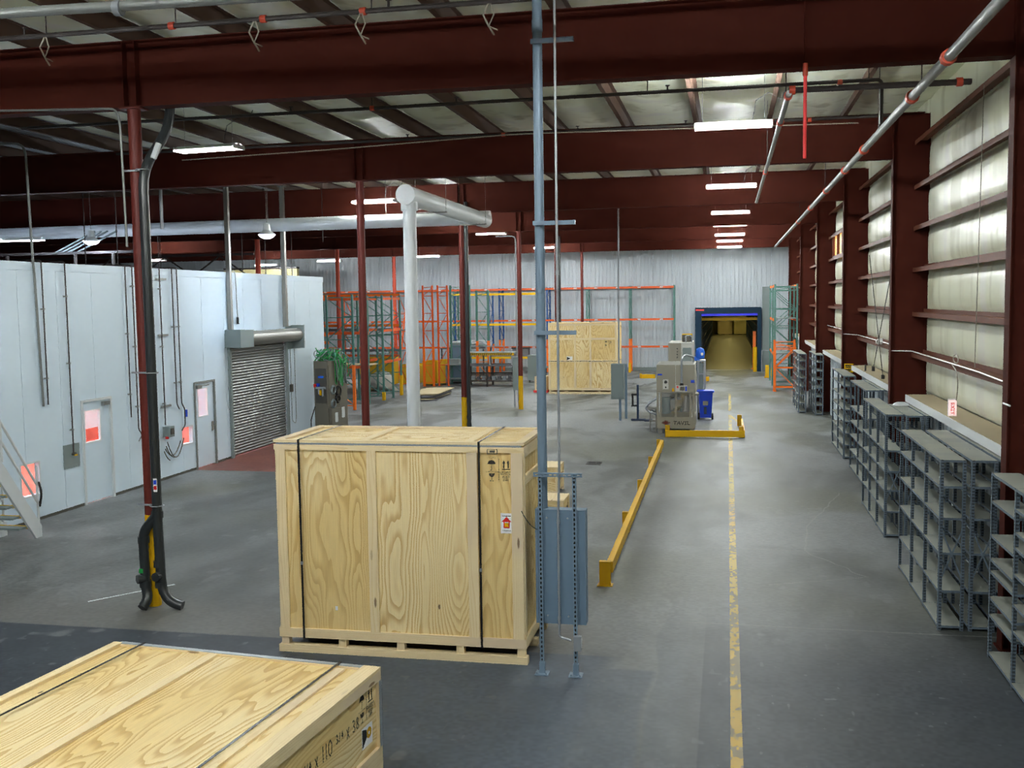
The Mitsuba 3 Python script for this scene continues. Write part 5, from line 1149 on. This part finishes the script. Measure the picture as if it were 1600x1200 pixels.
g = trimesh.creation.extrude_polygon(Polygon([(-.25, -.27), (.25, -.27), (.25, .26), (-.25, .26)]).buffer(.03), .06); m = MB(); m.raw(g.vertices, g.faces, None, shift(-.73, 35.3, .95, 4)); m.tube([(-.97, 35.5, .98), (-.49, 35.53, .98)], .025, 8); part(t, 'lid', m, 'blue', 30)
for q in (-.96, -.5): m = MB(); m.tube([(q - .03, 35.46, .11), (q + .03, 35.46, .11)], .11, 14); part(t, 'wheel', m, 'black', 40)
m = MB(); m.box(-.81, -.64, 35.062, 35.07, .52, .66); part(t, 'print', m, 'machine', label='faded print on the front'); m = MB(); m.box(-.78, -.69, 35.068, 35.09, .22, .46); part(t, 'grip_recess', m, 'navy')
for (x0, x1, yy, lab) in ((-4.5, -3.7, 53.9, 'low yellow floor guard seen left of the packing machine'), (-1.22, -.90, 52.2, 'low yellow floor guard seen right of the packing machine')):
    t = thing('floor_guard', lab, 'guard')
    part(t, 'rail', MB().box(x0 + .1, x1, yy - .1, yy + .1, 0, .2), 'yellow'); part(t, 'post', MB().box(x0, x0 + .1, yy - .12, yy + .12, 0, .24), 'yellowdark')
t = thing('roller_stand', 'dark blue roller stand with a side handle left of the packing machine', 'stand')
m = MB(); m.box(-3.02, -2.95, 34.86, 34.93, .05, 1.22); part(t, 'post', m, 'navy'); m = MB(); m.box(-3.2, -2.72, 34.8, 34.98, 0, .06); m.box(-2.74, -2.5, 34.6, 34.95, 0, .05); part(t, 'base', m, 'navy'); m = MB(); m.tube([(-3.16, 34.88, .5), (-3.16, 34.88, .9)], .03, 8); m.box(-3.2, -3.0, 34.86, 34.92, .86, .92); m.box(-3.2, -3.0, 34.86, 34.92, .48, .54); part(t, 'handle', m, 'black')

# ================================================================ CONTROL CABINET WITH HOSES
t = thing('control_cabinet', 'tall brown-grey control cabinet at the end of the partition, draped with green hoses', 'cabinet')
Mx = shift(-12.2, 30.05, 0, 80)      # x along the wide face, y into the cabinet
def cb(*a): return MB().box(*a, M=Mx)
part(t, 'body', cb(0, 1.15, 0, .5, 0, 2.33), 'cabinet')
k = part(t, 'side_door', cb(-.014, 0, .05, .45, 1.01, 2.1), 'cabdark')
part(k, 'name_plate', cb(-.022, -.014, .14, .34, 1.80, 1.87), 'bluebright')
part(t, 'front_door', cb(.05, .55, -.014, 0, .9, 2.2), 'cabinet'); part(t, 'front_door', cb(.6, 1.1, -.014, 0, .9, 2.2), 'cabinet'); part(t, 'front_box', cb(.03, .6, -.1, 0, .08, .84), 'cabinet')
part(t, 'paper_label', cb(.22, .38, -.108, -.1, .40, .70), 'whitepaint'); part(t, 'paper_label', cb(.78, .96, -.008, 0, .48, .82), 'whitepaint')
m = cb(-.07, -.014, .06, .42, 1.46, 1.53); m.box(-.1, -.05, .12, .16, 1.24, 1.5, M=Mx); m.box(-.1, -.05, .26, .3, 1.3, 1.5, M=Mx); part(t, 'air_manifold', m, 'galv')
part(t, 'red_knob', cb(-.08, -.02, .4, .47, 1.52, 1.62), 'red'); part(t, 'blue_knob', cb(-.08, -.02, .28, .36, 1.54, 1.64), 'blue'); part(t, 'yellow_bowl', cb(-.11, -.04, .2, .25, 1.27, 1.43), 'yellow')
for (cx, zz, r_, c) in ((.25, 1.42, .13, 'greyhose'), (.25, .98, .13, 'greyhose'), (.55, 1.34, .16, 'black'), (.5, 1.12, .13, 'black')):
    m = MB()
    for q in range(3): m.tube([(Mx @ [cx + (r_ - .014 * q) * math.cos(a), -.03 - .02 * q, zz + (r_ - .014 * q) * math.sin(a) * 1.1, 1])[:3] for a in np.linspace(0, 2 * math.pi, 17)], .013, 5)
    part(t, 'cable_coil', m, c, 40)
m = MB(); m.tube([(Mx @ [-.01, .48, .9, 1])[:3], (Mx @ [-.1, .58, .5, 1])[:3], (Mx @ [-.15, .55, .02, 1])[:3]], .018, 6); part(t, 'power_cable', m, 'black')
t = thing('hose_bundle', 'tangle of green and grey air hoses heaped on the control cabinet', 'hose')
rh = random.Random(5)
for i in range(46):
    c = ('green', 'green', 'tealhose', 'greyhose', 'green')[i % 5]
    cx, cy, r1, r2 = rh.uniform(.12, 1.0), rh.uniform(.08, .4), rh.uniform(.1, .26), rh.uniform(.04, .16); zz = 2.36 + rh.uniform(.0, .22); ph, w2 = rh.uniform(0, 6), rh.uniform(.7, 1.7); tl = rh.uniform(-.6, .6)
    pts = []
    for a in np.linspace(0, rh.uniform(4.5, 8.5), 24):
        lx, ly = cx + r1 * math.cos(a + ph), cy + r1 * .8 * math.sin(a * 1.05 + ph)
        lz = zz + r2 * math.sin(a * w2 + ph) + tl * (lx - cx)
        over = max(-.03 - ly, 0) + max(lx - 1.17, 0)
        lz = lz - over * 3.0 if over > 0 else max(lz, 2.345)
        pts.append((Mx @ [lx, min(ly, .55), lz, 1])[:3])
    m = MB(); m.tube(pts, .014, 5); part(t, 'hose', m, c, 40)
for i in range(16):
    c = ('green', 'black', 'greyhose', 'green')[i % 4]; lx = .35 + .05 * i * .9; dz = .25 + .45 * rh.random() * (1.3 - abs(lx - .7)); w = rh.uniform(.04, .14)
    m = MB(); m.tube([(Mx @ [lx + q[0], q[1], q[2], 1])[:3] for q in bend([(0, .1, 2.36), (.0, -.04, 2.36), (.01, -.06, 2.2), (.02, -.05, 2.3 - dz), (w, -.05, 2.22 - dz), (w + .03, -.06, 2.1), (w + .02, -.02, 2.36), (w, .1, 2.36)], .06, 4)], .013, 5); part(t, 'hose', m, c, 40)

# ================================================================ THINGS IN THE LEFT BACKGROUND
t = thing('sheet_stack', 'low stack of plywood and grey sheets on the floor right of the white duct', 'stack of sheets')
z = .02
for i in range(7):
    a = [(-12.9, 40.95), (-11.95, 41.25), (-12.1, 44.3), (-13.3, 44.0)]; c = np.mean(a, axis=0); ro = rh.uniform(-.06, .06); o = (rh.uniform(-.1, .1), rh.uniform(-.15, .15))
    P_ = [(c[0] + o[0] + (p[0] - c[0]) * math.cos(ro) - (p[1] - c[1]) * math.sin(ro), c[1] + o[1] + (p[0] - c[0]) * math.sin(ro) + (p[1] - c[1]) * math.cos(ro)) for p in a]
    m = MB(); M = np.eye(4); M[2, 3] = z; m.poly(Polygon(P_), .035, M); part(t, 'sheet', m, 'board' if i in (6, 5, 1) else 'boarddark'); z += .042
for i, (x0, y0, w, d, h, lab) in enumerate(((-14.85, 48.95, .52, .8, 1.18, 'yellow plastic cart behind the orange-brown frames, left one'), (-14.28, 49.5, .5, .8, 1.2, 'yellow plastic cart behind the orange-brown frames, right one'), (-18.0, 48.6, 1.7, 1.0, 1.38, 'wide yellow cart under the boarded shelves at the left'), (-16.1, 49.4, .9, .9, 1.0, 'yellow cart half hidden behind the teal yellow-footed posts'))):
    t = thing('yellow_cart', lab, 'cart'); m = MB(); m.box(x0, x0 + w, y0, y0 + .04, .1, h); m.box(x0, x0 + w, y0 + d - .04, y0 + d, .1, h); m.box(x0, x0 + .04, y0 + .04, y0 + d - .04, .1, h); m.box(x0 + w - .04, x0 + w, y0 + .04, y0 + d - .04, .1, h); m.box(x0, x0 + w, y0, y0 + d, .06, .1); part(t, 'tub', m, 'yellowbin')
    m = MB(); m.box(x0 - .02, x0 + w + .02, y0 - .02, y0 + .05, h, h + .04); part(t, 'rim', m, 'yellow'); m = MB(); m.box(x0 - .02, x0 + w + .02, y0 + d - .05, y0 + d + .02, h, h + .04); part(t, 'rim', m, 'yellow')
    for q in (x0 + .06, x0 + w - .06): m = MB(); m.tube([(q - .02, y0 + .08, .05), (q + .02, y0 + .08, .05)], .05, 8); part(t, 'caster', m, 'black')
t = thing('wrapped_bundle', 'crumpled clear plastic wrapped bundle beside the orange rack post', 'bundle')
g = trimesh.creation.icosphere(3, 1.0); v = g.vertices * [.62, .45, .48]; v = v * (1 + .28 * (meshkit.noise(v * 5 + 3, 2)[:, None] - .5)); v[:, 2] = np.maximum(v[:, 2] + .44, 0); m = MB(); m.raw(v, g.faces, None, shift(-16.0, 46.0, 0)); part(t, 'wrap', m, 'plastic', 60); m = MB(); m.box(-16.5, -15.5, 45.7, 46.3, 0, .02); part(t, 'sheet', m, 'black')
t = thing('packing_table', 'long grey packing table with a yellow and black striped edge, left of the rust-red column', 'table')
m = MB(); m.box(-12.6, -10.05, 48.3, 49.6, 1.60, 1.66); part(t, 'upper_deck', m, 'panelgray')
for i in range(24):
    m = MB(); x0 = -12.55 + i * .1; m.poly(Polygon([(0, 0), (.05, 0), (.1, .1), (.05, .1)]), .004, frame((x0, 48.296, 1.53), (1, 0, 0), (0, 0, 1))); part(t, 'hazard_stripe', m, 'black')
m = MB(); m.box(-12.6, -10.05, 48.297, 48.30, 1.52, 1.64); part(t, 'hazard_edge', m, 'yellow')
m = MB(); m.box(-12.6, -10.0, 48.2, 49.7, 1.0, 1.06); part(t, 'work_top', m, 'boarddark')
for q in (-12.55, -11.3, -10.2): m = MB(); m.box(q, q + .06, 48.3, 48.36, 1.06, 1.6); part(t, 'riser', m, 'galv')
for q in (-12.58, -11.45, -10.15):
    for yy in (48.3, 49.55): m = MB(); m.box(q, q + .08, yy, yy + .08, 0, 1.0); part(t, 'leg', m, 'darkpipe')
for zz in (.25, .55): m = MB(); m.box(-12.55, -10.1, 48.3, 48.36, zz, zz + .06); m.box(-12.55, -10.1, 49.5, 49.56, zz, zz + .06); part(t, 'rail', m, 'darkpipe')
m = MB(); m.bar((-9.95, 48.4, .1), (-10.15, 48.4, .98), .06, .06); part(t, 'folding_leg', m, 'galv'); m = MB(); m.tube([(-10.03, 48.4, .07), (-9.97, 48.4, .07)], .07, 10); part(t, 'caster', m, 'black')
for i in range(9): m = MB(); m.box(-12.5 + .26 * i, -12.34 + .26 * i, 48.5, 48.7, .31, .5); part(t, 'stored_part', m, 'galv' if i % 2 else 'boarddark')
for q in (-12.3, -10.6): m = MB(); m.tube(bend([(q, 48.6, 1.66), (q, 48.6, 1.95), (q + 1.2 if q < -12 else q - .9, 48.6, 1.95), (q + 1.2 if q < -12 else q - .9, 48.6, 1.66)], .06), .02, 6); part(t, 'guide_tube', m, 'galv', 40)
t = thing('steel_bench', 'grey steel bench with a box on it, left of the red and yellow column', 'table')
m = MB(); m.box(-13.7, -12.65, 49.0, 49.8, 1.0, 1.05); part(t, 'top', m, 'panelgray'); m = MB(); m.box(-13.6, -13.05, 49.2, 49.7, 1.05, 1.30); part(t, 'box', m, 'panelgray')
for q in (-13.68, -12.75):
    for yy in (49.02, 49.72): m = MB(); m.box(q, q + .07, yy, yy + .07, 0, 1.0); part(t, 'leg', m, 'panelgray')
m = MB(); m.box(-13.65, -12.7, 49.1, 49.7, .3, .34); part(t, 'lower_shelf', m, 'panelgray')
m = MB(); m.box(-13.65, -13.05, 50.1, 50.6, .1, 2.05); t = thing('steel_locker', 'narrow grey steel locker behind the steel bench', 'cabinet'); part(t, 'body', m, 'panelgray'); m = MB(); m.box(-13.6, -13.1, 50.09, 50.1, .2, 1.95); part(t, 'door', m, 'bluegray'); m = MB(); m.box(-13.6, -13.1, 50.15, 50.55, 0, .1); part(t, 'plinth', m, 'black')
t = thing('grey_cabinet', 'grey cabinet between the rust-red column and the galvanised pole', 'cabinet')
m = MB(); m.box(-9.9, -9.42, 50.9, 51.5, .12, 1.38); part(t, 'body', m, 'panelgray'); m = MB(); m.box(-9.4, -8.95, 50.9, 51.4, .72, .80); part(t, 'side_tray', m, 'panelgray')
for q in (-9.85, -9.5, -9.0): m = MB(); m.box(q, q + .05, 51.0, 51.05, 0, .72 if q > -9.1 else .12); part(t, 'leg', m, 'black')
t = thing('orange_ladder', 'orange platform ladder standing behind the racks at the left', 'ladder')
for q in (-17.6, -17.0): m = MB(); m.bar((q, 51.6, 0), (q, 53.2, 3.9), .07, .07); part(t, 'rail', m, 'rackorange')
for i in range(10): m = MB(); m.box(-17.58, -17.02, 51.65 + .155 * i, 51.8 + .155 * i, .35 + .36 * i, .38 + .36 * i); part(t, 'step', m, 'rackorange')
for q in (-17.6, -17.0): m = MB(); m.bar((q, 54.2, 0), (q, 53.3, 3.9), .06, .06); part(t, 'prop', m, 'red')
t = thing('small_crate', 'low crate on a red base left of the far tall crate', 'crate'); m = MB(); m.box(-8.5, -7.95, 45.3, 46.2, .1, .72); part(t, 'body', m, 'pine'); m = MB(); m.box(-8.55, -7.9, 45.25, 46.25, 0, .1); part(t, 'base', m, 'brightred')
t = thing('loose_box', 'flat dark box on the end-wall rack shelf behind the packing table', 'box'); m = MB(); m.box(-11.9, -11.0, 56.7, 57.3, 1.03, 1.45); part(t, 'body', m, 'boarddark'); m = MB(); m.box(-11.95, -10.95, 56.65, 57.35, 1.45, 1.5); part(t, 'lid', m, 'black')
m = MB()
for i in range(60):
    x0, y0 = rh.uniform(-14.6, -13.0), rh.uniform(52.2, 53.2); m.box(x0, x0 + rh.uniform(.3, .8), y0, y0 + rh.uniform(.2, .5), 1.72 + .006 * i, 1.726 + .006 * i, M=None)
t = thing('flat_cartons', 'grey-white heap of flat sheets on a shelf behind the orange-brown frames', 'stack'); part(t, 'sheet_heap', m, 'whitepaint', kind='stuff'); m = MB(); m.box(-14.8, -12.4, 52.0, 53.8, 1.66, 1.72); part(t, 'shelf_board', m, 'boarddark')
for (xx, yy) in ((-14.75, 52.05), (-12.5, 52.05), (-14.75, 53.7), (-12.5, 53.7)): m = MB(); m.box(xx, xx + .06, yy, yy + .06, 0, 1.66); part(t, 'leg', m, 'darkpipe')

# ================================================================ STAIRS
t = thing('stairs', 'white steel stairs with yellow-edged treads and a pipe handrail at the left edge', 'stairs')
slope = (1.57 - .26) / (15.14 - 16.1)
def sz(y, z0=.26): return z0 + (y - 16.1) * slope
for xx in (-12.1, -12.86):
    m = MB(); m.poly(Polygon([(15.96, .0), (16.12, .0), (16.12, .2), (13.4, sz(13.4)), (13.4, sz(13.4) - .42)]), .05, np.array([[0, 0, 1, xx - .05], [1, 0, 0, 0], [0, 1, 0, 0], [0, 0, 0, 1.0]])); part(t, 'stringer', m, 'whitepaint')
for i in range(8):
    y = 15.80 - .16 * i; z = .22 + .215 * i
    m = MB(); m.box(-12.86, -12.15, y - .22, y, z, z + .035); k = part(t, 'tread', m, 'panelgray'); m = MB(); m.box(-12.86, -12.15, y - .03, y + .012, z - .01, z + .04); part(k, 'nosing', m, 'yellow')
for xx in (-12.12, -12.84):
    for py, pz, pt in ((16.07, 0, 1.3), (15.2, sz(15.2), 2.22), (14.2, sz(14.2), 3.6)): m = MB(); m.tube([(xx, py, pz), (xx, py, pt)], .022, 8); part(t, 'handrail_post', m, 'whitepaint')
   
    m = MB(); m.tube([(xx, 16.07, .94), (xx, 13.6, .94 - (2.22 - .94) / .89 * (13.6 - 16.08))], .022, 8); part(t, 'handrail', m, 'whitepaint'); m = MB(); m.tube([(xx, 16.07, .62), (xx, 13.6, .62 - 1.28 / .9 * (13.6 - 16.06))], .022, 8); part(t, 'mid_rail', m, 'whitepaint')
m = MB(); m.box(-12.92, -12.8, 15.9, 16.1, 0, .25); part(t, 'foot', m, 'whitepaint')
m = MB(); m.tube(bend([(-12.1, 16.09, 1.0), (-12.05, 16.1, .8), (-12.1, 16.09, .55)], .1), .02, 6); part(t, 'rubber_grip', m, 'black')
m = MB(); m.box(-16.3, -15.5, 18.3, 19.5, .0, .62); m.box(-16.4, -15.4, 18.2, 19.6, .62, .66); t = thing('room_table', 'grey table inside the partitioned room, seen through the low hatch', 'table'); part(t, 'body', m, 'panelgray'); m = MB(); m.box(-15.9, -15.7, 18.6, 18.8, .66, .7); part(t, 'clamp', m, 'black')
